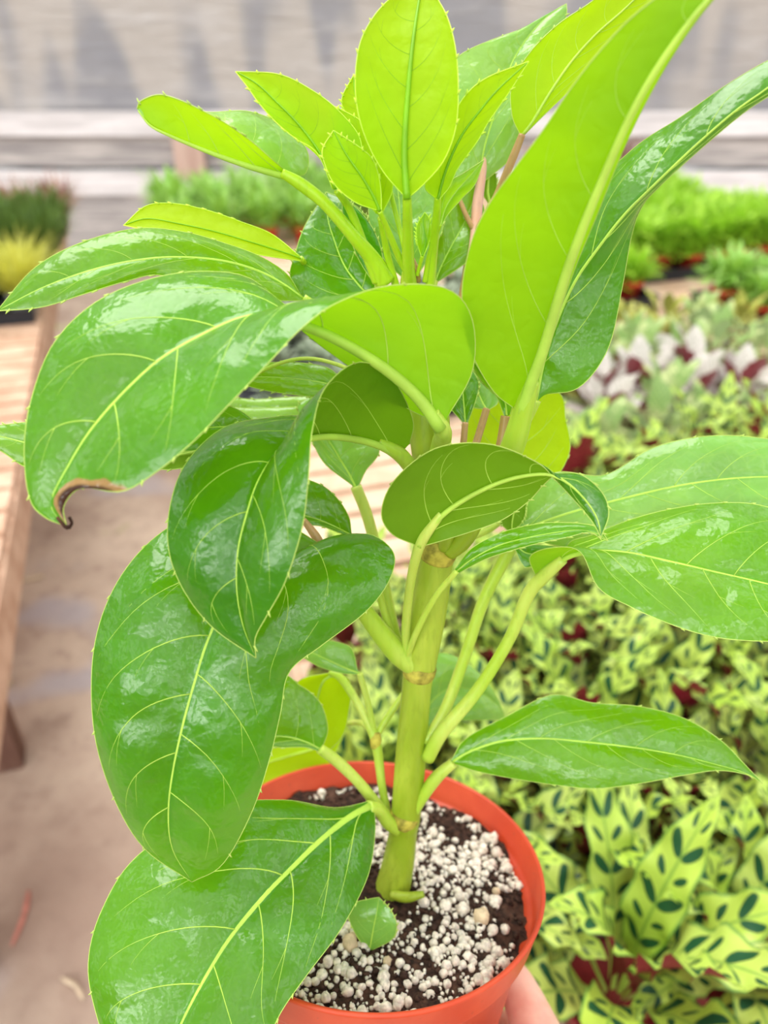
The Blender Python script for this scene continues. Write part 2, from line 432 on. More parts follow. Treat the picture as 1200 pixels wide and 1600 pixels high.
for (px_, py_, r) in ((752, 1438, .0040), (547, 1478, .0042), (605, 1505, .0022), (775, 1395, .0022)):
    d = P(px_, py_, .36) - camp; g_ = camp + d * (np.dot(SOILP - camp, NRM) / np.dot(d, NRM))     # where that sight line meets the soil
    v, f = grain(g_ + NRM * r * .5, r, px_, ICO2); link('pebble', v, f, [m_pebble], plant, POT)
cr_ = MB(); rng = random.Random(5)
for i in range(900):
    a = rng.random() * 2 * math.pi; r0 = .067 * math.sqrt(rng.random()); x, y = r0 * math.cos(a), r0 * math.sin(a); r = rng.uniform(.0006, .0018)
    v, f = grain(np.array((x, y, soil_h(x, y) + r * .2)), r, i + 50, ICO1); cr_.add(v, f)
tag(seat(cr_.build('soil_crumbs', m_crumb, plant)), kind='stuff')

# ---- stem
def pxr(wpx, d): return wpx / 2 / FPX * d
def stalk(name, pts, mat, parent, n=40, nseg=14):
    """pts: (x, y, depth, width in photo pixels)"""
    p = np.array([P(a[0], a[1], a[2]) for a in pts]); r = np.array([pxr(a[3], a[2]) for a in pts])
    q = spline(np.hstack([p, r[:, None]]), n)
    b = MB(); b.tube(q[:, :3], np.maximum(q[:, 3], .0002), nseg); return b.build(name, mat, parent, POT)
stem = stalk('stem', [(604, 1412, .378, 44), (612, 1392, .378, 54), (622, 1350, .375, 50), (630, 1300, .371, 44), (634, 1275, .368, 46), (642, 1180, .358, 48), (650, 1085, .347, 46), (655, 1045, .342, 50),
                      (668, 960, .334, 58), (680, 880, .326, 56), (686, 850, .322, 52), (680, 780, .316, 52), (668, 700, .310, 52), (655, 620, .304, 44), (645, 520, .298, 36), (640, 450, .294, 30), (640, 425, .292, 24)], M['stem'], plant, 120, 24)
for q in ([(628, 1284, .3685, 44), (632, 1276, .3675, 47.5), (635, 1269, .367, 45)], [(652, 1056, .3435, 47), (655, 1048, .342, 52), (659, 1038, .341, 50)], [(682, 872, .325, 55), (686, 856, .3225, 62), (688, 842, .3215, 54)]):
    stalk('node_ring', q, M['node'], plant, 12, 24)
# stub of a removed shoot lying at the stem foot, and the buds in the upper node
stalk('bud', [(612, 1398, .368, 14), (635, 1402, .364, 16), (662, 1397, .362, 10)], M['stem'], plant, 14, 10)
stalk('bud', [(700, 862, .314, 30), (722, 842, .310, 34), (740, 810, .306, 34), (752, 770, .306, 26)], M['stem'], plant, 20, 16)
stalk('bud', [(694, 858, .312, 18), (698, 838, .308, 24), (706, 810, .306, 22), (712, 780, .306, 16)], M['stem'], plant, 20, 14)
stalk('bud', [(690, 700, .300, 24), (692, 660, .297, 22), (692, 620, .296, 14)], M['stem'], plant, 16, 12)

# ---- leaves
def leaf(label, rows, mat='leaf', face=('top', 3), petiole=None, pmat='petiole', camber=.10, rib=1.0, veins=7, teeth=True,
         vmat='vein', seed=0, puff=.022, wave=.0, pr=None, rib0=None, lip=1.0, curlamp=0):
    """rows: (midrib x,y,depth, edge a x,y,depth, edge b x,y,depth), base to tip"""
    full = []
    for r_ in rows:
        if len(r_) == 3: r_ = tuple(r_) * 3
        full.append(r_)
    k = face[1]
    T = np.array(full[min(k + 1, len(full) - 1)][:2]) - np.array(full[k][:2]); B = np.array(full[k][6:8]) - np.array(full[k][3:5])
    cr2 = T[0] * B[1] - T[1] * B[0]
    if (cr2 > 0) != (face[0] == 'top'): full = [r_[:3] + r_[6:9] + r_[3:6] for r_ in full]; swapped = True
    else: swapped = False
    NU, NV = 64, 14
    w3 = np.array([[*P(*r_[0:3]), *P(*r_[3:6]), *P(*r_[6:9])] for r_ in full])
    sp3 = spline(w3, NU); mid, A, Bb = sp3[:, :3], sp3[:, 3:6], sp3[:, 6:9]
    rng = random.Random(seed * 13 + 5)
    Tn = np.gradient(mid, axis=0); L = np.concatenate([[0], np.cumsum(np.linalg.norm(np.diff(mid, axis=0), axis=1))]); Ltot = L[-1]
    Tn /= np.linalg.norm(Tn, axis=1)[:, None] + 1e-9
    tv = np.linspace(-1, 1, 2 * NV + 1)
    G = np.zeros((NU, 2 * NV + 1, 3))
    uu = L / Ltot
    width = np.linalg.norm(A - mid, axis=1) + np.linalg.norm(Bb - mid, axis=1)
    NVN = veins + .5
    for j, v in enumerate(tv):
        E = A if v < 0 else Bb; a = abs(v)
        # top-face normal: base->tip x ... (b is on the right when looking at the top face)
        side = (E - mid) * (1 if v > 0 else -1)
        nrm = np.cross(side, Tn); nrm /= np.linalg.norm(nrm, axis=1)[:, None] + 1e-9
        hw = np.linalg.norm(E - mid, axis=1)
        h = camber * hw * 4 * a * (1 - a) * .9
        ph = uu * NVN - .45 * a + (.35 if v > 0 else 0)
        h = h + puff * hw * np.abs(np.sin(math.pi * ph)) * math.sin(math.pi * min(1, a * 1.02)) ** .7 * np.sin(math.pi * np.clip(uu, 0, 1)) ** .5
        h = h + wave * np.sin(uu * 17 + (1.3 if v > 0 else 0) + seed) * a ** 2 * np.sin(math.pi * uu)
        # straight chord from rib to edge
        G[:, j] = mid + (E - mid) * a + nrm * h[:, None]
    W = 2 * NV + 1
    V = G.reshape(-1, 3).tolist(); F = []; FM = []
    UV = [(uu[i], abs(tv[j]) if not swapped else abs(tv[j])) for i in range(NU) for j in range(W)]
    UV = [(uu[i], tv[j] if not swapped else -tv[j]) for i in range(NU) for j in range(W)]
    for i in range(NU - 1):
        for j in range(W - 1):
            a = i * W + j; F.append((a, a + 1, a + W + 1, a + W)); FM.append(0)
    mb = MB(); mb.v = [tuple(p) for p in V]; mb.f = F; mb.m = FM; mb.uv = UV
    def S(u, v):
        x = np.clip(np.interp(u, uu, np.arange(NU)), 0, NU - 1.001); y = np.clip((v + 1) / 2 * (W - 1), 0, W - 1.001)
        i, j = int(x), int(y); fx, fy = x - i, y - j
        return (G[i, j] * (1 - fx) + G[i + 1, j] * fx) * (1 - fy) + (G[i, j + 1] * (1 - fx) + G[i + 1, j + 1] * fx) * fy
    # side veins: slim ridges lying in the blade, curving tipwards, with forks
    wmax = width.max()
    vr = min(.00026, wmax * .0045) * rib
    for s in (-1, 1):
        for q in range(veins):
            u0 = .04 + (q + (.35 if s > 0 else 0) + rng.uniform(-.12, .12)) / NVN * .9
            if u0 > .9: continue
            reach = rng.uniform(.78, .93); du = .27 * (1 - u0) + .03
            n = 16; pts = []; rd = []
            for i in range(n):
                a = i / (n - 1); vv = s * reach * a ** .92; u = u0 + du * (.85 * a + .4 * a ** 2.4)
                pts.append(S(min(u, .985), vv)); rd.append(vr * (1.15 - .95 * a) * (1 - .45 * u0))
            mb.tube(pts, rd, 5, 1)
            for a0 in (rng.uniform(.4, .7),):
                v0 = s * reach * a0 ** .92; ub = u0 + du * (.85 * a0 + .4 * a0 ** 2.4); dirn = 1; pts = []; rd = []
                for i in range(8):
                    a = i / 7; pts.append(S(min(max(ub + dirn * .055 * a + .02 * a * a, .01), .985), v0 + s * (.20 if dirn < 0 else .10) * a)); rd.append(vr * (.42 - .3 * a))
                mb.tube(pts, rd, 4, 1)
    # thickened margin with small teeth
    mr = .00018 * lip
    for E, dr in ((G[:, 0], -1), (G[:, -1], 1)):
        mb.tube(E, mr, 5, 2)
        if teeth:
            step = rng.uniform(.085, .13); u = .3 + rng.random() * .05
            while u < .97:
                i = int(np.interp(u, uu, np.arange(NU))); i = min(max(i, 1), NU - 2)
                out = E[i] - mid[i]; out /= np.linalg.norm(out) + 1e-9; tip = E[i] + out * .0009 + Tn[i] * .0009
                mb.tube([E[i] - Tn[i] * .0008, (E[i] + tip) / 2, tip], [.0004, .0003, .0001], 5, 2)
                u += step * rng.uniform(.7, 1.3)
    lf = mb.build('leaf', [M[mat], M[vmat], M['margin'] if vmat == 'vein' else M['margin_young']], plant, POT)
    if label: lf['label'] = label
    # midrib: raised below, a fine line above
    r0 = rib0 or min(.0016, max(.0005, wmax * .016)) * rib
    nn = 40; pts = []; rd = []
    for i in range(nn):
        u = i / (nn - 1) * .985; x = min(np.interp(u, uu, np.arange(NU)), NU - 1.001); ii = int(x); p = S(u, 0)
        side = G[ii, -1] - G[ii, 0]; nr = np.cross(side, Tn[ii]); nr /= np.linalg.norm(nr) + 1e-9
        rr = r0 * (1 - u) ** .8 + .00018
        pts.append(p - nr * rr * .62); rd.append(rr)
    m2 = MB(); m2.tube(pts, rd, 10); m2.build('midrib', M[vmat if vmat != 'vein' else 'vein'], lf, POT)
    if petiole: stalk('petiole', petiole, M[pmat], lf, 40, 14)
    return lf

# big scorched leaf reaching left
leaf('broad leaf arching to the left with a brown scorched curl at its tip', [
 (692, 668, .272, 684, 660, .275, 699, 652, .270), (658, 622, .268, 640, 640, .280, 738, 580, .262), (612, 580, .262, 600, 612, .278, 738, 500, .250), (548, 538, .256, 542, 570, .276, 700, 452, .240),
 (485, 508, .250, 470, 515, .268, 610, 446, .230), (425, 492, .246, 400, 440, .262, 525, 474, .226), (375, 497, .243, 322, 424, .258, 468, 516, .222), (315, 524, .240, 235, 436, .252, 415, 572, .220),
 (250, 562, .236, 150, 472, .246, 358, 632, .219), (190, 617, .233, 85, 535, .240, 302, 690, .219), (142, 672, .231, 50, 620, .235, 245, 737, .220), (108, 726, .229, 38, 700, .231, 190, 768, .222), (80, 782, .228, 46, 778, .229, 128, 762, .225), (92, 812, .228, 70, 808, .228, 100, 790, .227), (104, 822, .228)],
 'leaf_burnt', ('top', 8), [(684, 715, .297, 30), (690, 690, .288, 30), (692, 672, .275, 26), (676, 645, .270, 22)], seed=1, veins=6, rib=1.2, rib0=.0022, camber=.08)
tw = MB(); tw.tube(spline([P(90, 808, .228), P(104, 824, .228), P(112, 818, .227), P(108, 808, .226)], 12), [.0007] * 6 + [.0005] * 6, 8)
t_ = tw.build('withered_tip', plain('scorched_brown', srgb(74, 46, 32), .8, .2, .3, 200), plant, POT); t_['label'] = 'brown withered curl'

# leaf drooping in the middle, over the big lower one
leaf('drooping leaf showing its dull underside at the arch and glossy face below', [
 (626, 712, .297, 618, 706, .299, 640, 694, .296), (590, 692, .290, 575, 672, .300, 645, 655, .284), (545, 682, .280, 535, 664, .294, 612, 590, .268), (500, 680, .268, 490, 650, .286, 560, 566, .252), (462, 690, .258, 425, 652, .276, 508, 606, .240),
 (428, 714, .250, 350, 668, .266, 488, 672, .232), (402, 755, .246, 292, 722, .256, 482, 745, .232), (385, 805, .244, 266, 790, .250, 472, 825, .234), (372, 860, .243, 264, 860, .248, 446, 908, .237), (370, 920, .244, 287, 922, .248, 417, 962, .241), (380, 978, .246, 332, 980, .248, 399, 997, .245), (400, 1028, .248)],
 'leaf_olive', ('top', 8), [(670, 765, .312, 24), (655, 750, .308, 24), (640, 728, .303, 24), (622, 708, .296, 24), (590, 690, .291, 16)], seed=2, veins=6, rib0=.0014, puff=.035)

# huge hanging leaf lower left
leaf('largest leaf, hanging glossy to the lower left', [
 (510, 858, .296, 503, 852, .297, 514, 854, .296), (474, 866, .290, 440, 815, .296, 572, 834, .296), (432, 880, .284, 370, 795, .292, 614, 862, .294), (386, 908, .278, 300, 805, .286, 609, 905, .288), (350, 948, .272, 236, 845, .280, 572, 955, .280),
 (325, 1000, .268, 186, 905, .274, 503, 1008, .274), (305, 1062, .265, 154, 980, .270, 452, 1050, .271), (286, 1132, .264, 143, 1062, .268, 438, 1115, .270), (271, 1200, .265, 150, 1160, .268, 420, 1190, .271), (263, 1270, .269, 182, 1256, .271, 392, 1272, .274), (270, 1328, .275, 228, 1328, .275, 348, 1350, .278), (300, 1378, .283)],
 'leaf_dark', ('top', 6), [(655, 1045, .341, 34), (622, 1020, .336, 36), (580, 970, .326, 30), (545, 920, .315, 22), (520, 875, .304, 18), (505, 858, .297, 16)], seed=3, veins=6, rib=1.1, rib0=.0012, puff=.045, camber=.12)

# lowest leaf over the pot rim
leaf('lowest leaf spilling over the left pot rim', [
 (582, 1258, 0.352, 578, 1252, 0.353, 585, 1264, 0.352), (548, 1276, 0.3409, 522, 1262, 0.3449, 586, 1302, 0.3409), (502, 1312, 0.3249, 442, 1250, 0.3329, 575, 1368, 0.3239), (432, 1380, 0.305, 330, 1262, 0.318, 535, 1448, 0.302), (374, 1446, 0.295, 215, 1337, 0.308, 482, 1520, 0.29),
 (328, 1515, 0.287, 160, 1420, 0.298, 440, 1580, 0.28), (288, 1590, 0.28, 138, 1505, 0.289, 418, 1630, 0.274), (256, 1665, 0.276, 152, 1590, 0.282, 388, 1700, 0.271), (235, 1740, 0.274, 190, 1690, 0.277, 320, 1750, 0.272), (225, 1800, 0.273)],
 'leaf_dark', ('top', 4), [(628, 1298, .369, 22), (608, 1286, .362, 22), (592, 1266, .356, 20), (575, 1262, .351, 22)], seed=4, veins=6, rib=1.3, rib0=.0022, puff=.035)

# upper left pair
leaf('long pointed leaf reaching to the left edge', [
 (474, 466, .300, 470, 462, .301, 476, 470, .299), (440, 442, .294, 448, 428, .300, 430, 470, .288), (400, 422, .288, 405, 400, .294, 370, 470, .282), (350, 408, .282, 345, 378, .288, 310, 455, .276), (290, 402, .276, 285, 362, .282, 250, 430, .272), (225, 405, .270, 215, 357, .276, 195, 440, .268), (150, 420, .266, 130, 378, .270, 130, 460, .264), (70, 448, .263, 55, 418, .266, 65, 480, .262), (-5, 486, .262)],
 'leaf', ('top', 5), [(655, 620, .306, 16), (600, 560, .306, 16), (540, 510, .304, 14), (474, 466, .300, 14)], seed=5, veins=5, rib0=.0009)
leaf('slim lime leaf seen from below above the long pointed leaf', [
 (470, 404, .308, 468, 400, .308, 471, 408, .308), (435, 392, .304, 425, 366, .310, 428, 402, .298), (390, 378, .300, 375, 346, .308, 380, 394, .293), (335, 362, .297, 322, 328, .306, 330, 384, .290), (280, 350, .295, 270, 318, .302, 285, 372, .289), (230, 342, .294, 228, 322, .298, 240, 362, .290), (193, 352, .294)],
 'leaf_lime', ('under', 3), [(648, 540, .312, 8), (560, 490, .328, 8), (500, 440, .330, 8), (470, 404, .309, 9)], 'petiole_young', seed=6, veins=0, rib0=.0001, vmat='vein_young')
leaf('folded lime leaf with its pale green upper half showing behind', [
 (450, 275, .272, 455, 276, .273, 448, 268, .271), (428, 268, .268, 478, 270, .278, 424, 248, .262), (392, 258, .264, 479, 234, .280, 392, 220, .256), (350, 244, .261, 442, 196, .280, 352, 192, .252), (305, 227, .259, 388, 174, .278, 315, 172, .250), (262, 209, .257, 322, 175, .272, 280, 156, .250), (236, 196, .256, 262, 162, .264, 248, 148, .252), (222, 180, .256, 222, 166, .257, 220, 158, .255), (214, 170, .256)],
 'leaf_fold', ('top', 3), [(602, 440, .292, 34), (582, 405, .286, 26), (555, 372, .280, 22), (510, 320, .274, 20), (470, 288, .271, 20), (440, 270, .269, 14)], 'petiole_young', seed=7, veins=4, rib0=.0011, vmat='vein', rib=.8)

# the young shoot
def ylf(label, rows, pet, seed, **k):
    k.setdefault('mat', 'leaf_lime'); k.setdefault('face', ('under', 3)); m = k.pop('mat'); f = k.pop('face')
    return leaf(label, rows, m, f, pet, k.pop('pmat', 'petiole_young'), seed=seed, veins=k.pop('veins', 5), rib=k.pop('rib', .75), vmat=k.pop('vmat', 'vein_young'), **k)
ylf('toothed lime leaf standing upright at the centre of the crown', [
 (636, 312, .256, 633, 308, .256, 640, 308, .256), (634, 285, .255, 600, 270, .252, 665, 285, .252), (632, 250, .254, 575, 225, .249, 694, 250, .248), (633, 205, .253, 560, 178, .247, 712, 200, .246), (637, 150, .253, 555, 130, .247, 716, 140, .246), (642, 95, .254, 560, 78, .249, 712, 78, .248), (648, 45, .256, 575, 40, .252, 700, 30, .252), (655, 0, .259, 605, 2, .257, 682, -5, .257), (662, -40, .262)],
 [(642, 448, .291, 20), (638, 415, .282, 20), (637, 360, .268, 17), (636, 310, .257, 14), (634, 260, .2545, 8)], 11, rib0=.0011)
ylf('lime leaf pointing up left behind the small one', [
 (524, 296, .268, 520, 296, .268, 530, 292, .268), (512, 262, .267, 496, 240, .264, 560, 255, .268), (490, 225, .266, 462, 217, .262, 562, 215, .268), (462, 190, .265, 432, 192, .261, 528, 172, .267), (430, 158, .264, 405, 162, .261, 486, 140, .266), (402, 132, .264, 388, 138, .262, 435, 116, .265), (368, 112, .264)],
 [(590, 440, .291, 18), (572, 395, .284, 16), (548, 330, .276, 13), (526, 298, .268, 10)], 12)
ylf('lime leaf half hidden behind the small front leaf', [
 (592, 335, .272, 588, 334, .272, 598, 332, .272), (590, 300, .271, 560, 300, .270, 613, 298, .271), (580, 262, .270, 545, 262, .269, 611, 258, .270), (562, 225, .270, 530, 232, .269, 592, 215, .270), (545, 195, .270, 522, 205, .270, 560, 186, .270), (522, 166, .270)],
 [(618, 445, .293, 12), (606, 400, .286, 11), (594, 340, .273, 9)], 13)
ylf('small lime leaf in front with a brown speck', [
 (593, 330, .262, 590, 329, .262, 596, 329, .262), (582, 306, .260, 555, 316, .257, 595, 296, .261), (566, 278, .258, 524, 290, .254, 590, 268, .259), (550, 255, .257, 508, 258, .253, 580, 246, .258), (537, 235, .257, 504, 233, .254, 556, 226, .257), (521, 204, .258)],
 [(636, 425, .284, 11), (625, 405, .280, 11), (608, 365, .270, 10), (593, 330, .262, 8)], 14)
ylf('sliver of a lime leaf peeping out left of the upright leaf', [
 (585, 200, .275, 582, 200, .275, 588, 200, .275), (570, 178, .275, 545, 180, .274, 600, 175, .276), (556, 150, .275, 534, 155, .274, 590, 148, .276), (552, 118, .275)],
 [(640, 420, .288, 8), (610, 300, .280, 8), (585, 200, .275, 7)], 15, veins=3, face=('under', 1))
ylf('narrow lime leaf leaning right beside the upright leaf', [
 (684, 312, .264, 680, 310, .264, 688, 310, .264), (690, 285, .263, 664, 290, .260, 702, 292, .264), (702, 250, .262, 682, 245, .259, 716, 262, .264), (722, 210, .261, 702, 195, .258, 745, 222, .263), (748, 175, .260, 725, 152, .257, 765, 188, .262), (778, 140, .259, 760, 122, .258, 795, 145, .261), (826, 96, .259)],
 [(672, 448, .292, 15), (676, 400, .284, 15), (682, 340, .270, 13), (684, 308, .264, 11)], 16)
ylf('narrow folded bright leaf right of the crown stalks', [
 (688, 352, .272, 686, 350, .272, 690, 353, .272), (696, 325, .271, 690, 300, .269, 700, 335, .272), (712, 300, .270, 705, 282, .268, 722, 310, .272), (730, 280, .270, 722, 272, .269, 742, 288, .271), (756, 250, .270)],
 [(664, 440, .290, 9), (672, 395, .282, 8), (688, 350, .272, 7)], 17, veins=3, face=('top', 2), vmat='vein', teeth=False)
stalk('bud', [(652, 440, .291, 12), (650, 420, .288, 10), (642, 396, .286, 3)], M['petiole_pink'], plant, 12, 8)
ylf('tiny crumpled leaflet at the crown', [(660, 400, .280, 658, 400, .280, 662, 400, .280), (665, 375, .278, 652, 378, .279, 672, 372, .278), (662, 350, .277, 652, 352, .278, 672, 345, .276), (664, 332, .276)],
 [(652, 430, .286, 6), (660, 400, .280, 6)], 18, veins=2, face=('top', 1))

# back leaves of the crown
leaf('glossy leaf behind the crown at the upper right', [
 (752, 285, .322, 748, 284, .322, 756, 284, .322), (752, 260, .321, 712, 300, .318, 800, 245, .322), (758, 225, .320, 700, 250, .316, 818, 200, .321), (772, 180, .320, 700, 195, .315, 825, 160, .321), (788, 130, .321, 704, 130, .315, 838, 115, .322), (804, 90, .322, 712, 92, .318, 850, 85, .323), (825, 58, .323, 780, 60, .320, 866, 58, .324), (850, 30, .324, 818, 42, .323, 884, 28, .325), (885, 6, .326)],
 'leaf_pale', ('top', 4), [(736, 420, .318, 16), (742, 372, .318, 16), (746, 320, .321, 17), (752, 280, .3215, 14), (765, 210, .322, 8)], 'petiole_rose', seed=21, veins=5, wave=.002, rib0=.0009)
leaf('pale leaf behind the central stalks', [
 (640, 440, .312, 636, 440, .312, 645, 440, .312), (632, 412, .313, 600, 405, .314, 672, 400, .313), (628, 375, .314, 578, 350, .316, 692, 355, .314), (625, 335, .316, 578, 310, .318, 690, 320, .316), (622, 300, .318, 590, 280, .319, 665, 285, .318), (615, 262, .320)],
 'leaf_pale', ('top', 2), [(650, 560, .302, 9), (642, 440, .312, 9)], seed=22, veins=5)
leaf('glossy leaf right of the crown stalks', [
 (680, 440, .320, 676, 440, .320, 684, 440, .320), (690, 415, .320, 670, 400, .321, 712, 422, .319), (705, 385, .320, 675, 345, .322, 738, 402, .319), (722, 355, .321, 690, 310, .323, 752, 375, .320), (735, 325, .322, 712, 290, .323, 758, 335, .322), (745, 290, .323)],
 'leaf', ('top', 2), [(655, 570, .304, 9), (672, 480, .314, 9), (680, 440, .320, 9)], seed=23, veins=4)
leaf('shadowed green leaf below the upper left stalks', [
 (584, 470, .316, 580, 478, .316, 590, 466, .316), (560, 445, .316, 510, 492, .312, 608, 420, .318), (538, 415, .317, 456, 440, .313, 590, 370, .319), (522, 375, .318, 462, 395, .315, 570, 335, .320), (512, 340, .320, 478, 350, .318, 545, 315, .321), (510, 300, .322)],
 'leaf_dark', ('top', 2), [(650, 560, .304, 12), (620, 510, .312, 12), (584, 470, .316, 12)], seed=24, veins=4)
leaf('narrow dark leaf between the left stalks', [
 (588, 445, .300, 586, 446, .300, 590, 444, .300), (578, 410, .300, 562, 408, .301, 598, 405, .299), (565, 375, .300, 548, 375, .301, 585, 362, .300), (548, 340, .301, 536, 338, .302, 562, 330, .301), (535, 310, .302)],
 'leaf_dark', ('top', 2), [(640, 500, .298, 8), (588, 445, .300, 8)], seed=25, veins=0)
leaf('small dark leaf beside the rose-coloured stalk', [(765, 318, .330, 763, 318, .330, 768, 318, .330), (762, 300, .330, 752, 298, .330, 775, 300, .330), (764, 275, .330, 754, 275, .330, 775, 275, .330), (766, 254, .330)],
 'leaf_dark', ('under', 1), [(742, 375, .322, 6), (765, 318, .330, 6)], seed=26, veins=0)

# right side giants
leaf('large lime leaf rearing up at the right, seen from below', [
 (812, 645, .276, 806, 640, .276, 820, 640, .276), (826, 600, .268, 770, 610, .268, 838, 600, .270), (845, 550, .260, 735, 545, .258, 852, 552, .266), (866, 480, .250, 722, 460, .248, 876, 482, .258), (888, 410, .240, 736, 380, .238, 902, 410, .250), (914, 340, .230, 765, 318, .230, 932, 338, .242), (945, 265, .221, 805, 262, .223, 962, 262, .234), (978, 190, .212, 848, 204, .217, 994, 190, .226), (1015, 122, .205, 892, 138, .212, 1030, 122, .218), (1058, 58, .199, 944, 72, .206, 1070, 58, .210), (1105, 0, .194, 1010, 8, .200, 1116, -2, .203), (1180, -70, .190, 1150, -90, .192, 1190, -75, .194), (1250, -130, .188)],
 'leaf_rear', ('under', 3), [(742, 810, .312, 34), (775, 750, .298, 34), (800, 700, .286, 38), (818, 640, .275, 32), (832, 595, .268, 22)], 'petiole', seed=31, veins=6, rib0=.0020, vmat='vein', rib=.8, teeth=False, camber=.1)
leaf('lime leaf behind the rearing leaf at the top right', [
 (815, 212, .300, 812, 210, .300, 820, 210, .300), (832, 190, .298, 800, 180, .298, 850, 180, .298), (856, 150, .296, 800, 130, .296, 890, 142, .296), (890, 100, .294, 828, 82, .294, 935, 100, .294), (930, 55, .292, 872, 38, .292, 975, 58, .292), (975, 15, .290, 925, 2, .290, 1010, 22, .290), (1020, -30, .288, 980, -45, .288, 1040, -20, .288), (1060, -80, .286)],
 'leaf_lime', ('under', 3), [(734, 405, .322, 14), (745, 365, .318, 13), (775, 310, .310, 13), (800, 250, .303, 13), (816, 210, .2995, 11)], 'petiole_pink', seed=32, veins=5, rib=.8)
stalk('petiole', [(745, 368, .318, 9), (730, 340, .318, 8), (718, 312, .319, 7)], M['petiole_pink'], plant, 14, 8)
stalk('petiole', [(735, 395, .322, 16), (728, 440, .322, 16), (715, 520, .320, 16), (700, 640, .316, 16)], M['petiole_pink'], plant, 20, 10)
leaf('dark glossy leaf reaching to the upper right corner', [
 (838, 628, .292, 834, 626, .292, 850, 616, .292), (850, 565, .288, 842, 520, .292, 905, 605, .290), (868, 508, .284, 866, 430, .292, 950, 545, .288), (898, 440, .279, 890, 350, .290, 972, 450, .284), (936, 385, .274, 915, 290, .287, 986, 372, .279), (975, 335, .269, 955, 262, .282, 1002, 325, .272), (1022, 288, .264, 1005, 220, .275, 1032, 290, .266), (1085, 228, .258, 1065, 182, .267, 1098, 230, .260), (1150, 172, .253, 1132, 135, .259, 1165, 174, .255), (1215, 125, .250, 1205, 92, .254, 1228, 130, .251), (1290, 55, .247)],
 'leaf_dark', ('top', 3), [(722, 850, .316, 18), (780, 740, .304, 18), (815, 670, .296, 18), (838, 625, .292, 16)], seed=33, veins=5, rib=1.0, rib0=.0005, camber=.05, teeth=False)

# centre leaf in front of the stem
leaf('centre leaf seen from below in front of the stem, tip folded over', [
 (655, 852, .284, 650, 852, .284, 661, 853, .284), (670, 828, .280, 612, 834, .274, 690, 845, .280), (695, 800, .276, 596, 800, .268, 738, 830, .277), (738, 772, .271, 618, 748, .261, 785, 812, .274), (785, 751, .266, 682, 700, .256, 825, 784, .270), (828, 741, .262, 765, 694, .254, 850, 757, .266), (862, 741, .259, 838, 722, .256, 872, 741, .261), (890, 757, .257, 868, 750, .260, 908, 742, .258), (917, 784, .256, 903, 788, .258, 941, 770, .256), (934, 812, .255, 926, 816, .256, 951, 803, .255), (939, 840, .255)],
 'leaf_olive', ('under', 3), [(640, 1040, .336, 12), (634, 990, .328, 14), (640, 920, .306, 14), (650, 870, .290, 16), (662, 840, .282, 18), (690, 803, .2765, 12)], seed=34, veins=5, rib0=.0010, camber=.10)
leaf('narrow toothed leaf crossing to the right of the stem', [
 (714, 892, .300, 710, 890, .300, 718, 895, .300), (740, 872, .297, 738, 856, .297, 758, 874, .296), (780, 852, .294, 790, 830, .296, 800, 860, .292), (825, 840, .291, 845, 818, .294, 845, 848, .289), (868, 832, .289, 885, 817, .291, 885, 840, .287), (905, 828, .287, 920, 820, .288, 918, 832, .286), (934, 834, .286, 938, 828, .286, 934, 838, .286), (950, 845, .286)],
 'leaf', ('top', 2), [(636, 1025, .334, 11), (652, 985, .322, 10), (682, 930, .308, 10), (714, 892, .300, 9)], seed=35, veins=5, rib=.6)

# right pair
leaf('broad glossy leaf at the right edge, its stalk end rolled to show yellow', [
 (846, 908, .318, 850, 912, .319, 838, 902, .318), (868, 882, .312, 880, 880, .316, 828, 870, .310), (892, 866, .306, 890, 848, .314, 862, 856, .300), (930, 860, .300, 925, 836, .312, 906, 862, .294), (985, 864, .294, 985, 812, .308, 935, 918, .288), (1045, 877, .289, 1050, 795, .304, 985, 948, .282), (1110, 892, .284, 1120, 786, .300, 1055, 978, .276), (1180, 908, .280, 1190, 790, .296, 1120, 996, .272), (1250, 925, .276, 1265, 820, .290, 1195, 1002, .270), (1320, 945, .273, 1330, 880, .282, 1280, 1000, .270), (1390, 975, .272)],
 'leaf', ('top', 6), [(668, 1185, .352, 22), (690, 1145, .346, 23), (745, 1080, .338, 20), (795, 1000, .329, 19), (825, 930, .321, 21), (850, 900, .315, 22), (880, 874, .308, 16)], seed=36, veins=6, rib=.9, rib0=.0010, puff=.04)
leaf('paler broad leaf behind it at the right edge', [
 (806, 832, .330, 800, 830, .330, 812, 838, .330), (850, 815, .328, 828, 770, .332, 860, 850, .326), (905, 797, .325, 870, 738, .330, 920, 860, .322), (970, 780, .322, 945, 742, .327, 985, 850, .318), (1045, 762, .319, 1020, 700, .325, 1060, 840, .315), (1120, 750, .316, 1100, 682, .322, 1130, 830, .312), (1200, 745, .314, 1185, 684, .320, 1210, 820, .310), (1280, 748, .312, 1275, 705, .316, 1290, 800, .309), (1360, 760, .311)],
 'leaf_pale', ('top', 4), [(665, 1160, .353, 18), (695, 1110, .352, 18), (725, 1030, .347, 18), (755, 940, .340, 19), (790, 870, .334, 21), (812, 832, .330, 20)], seed=37, veins=6, rib=.9, rib0=.0010, puff=.04)
leaf('small dark leaf under the narrow toothed leaf', [(806, 852, .322, 803, 854, .322, 810, 850, .322), (822, 864, .322, 815, 880, .321, 850, 852, .322), (848, 866, .322, 828, 886, .321, 872, 856, .322), (874, 866, .322)],
 'leaf_dark', ('top', 1), None, seed=38, veins=0, teeth=False)
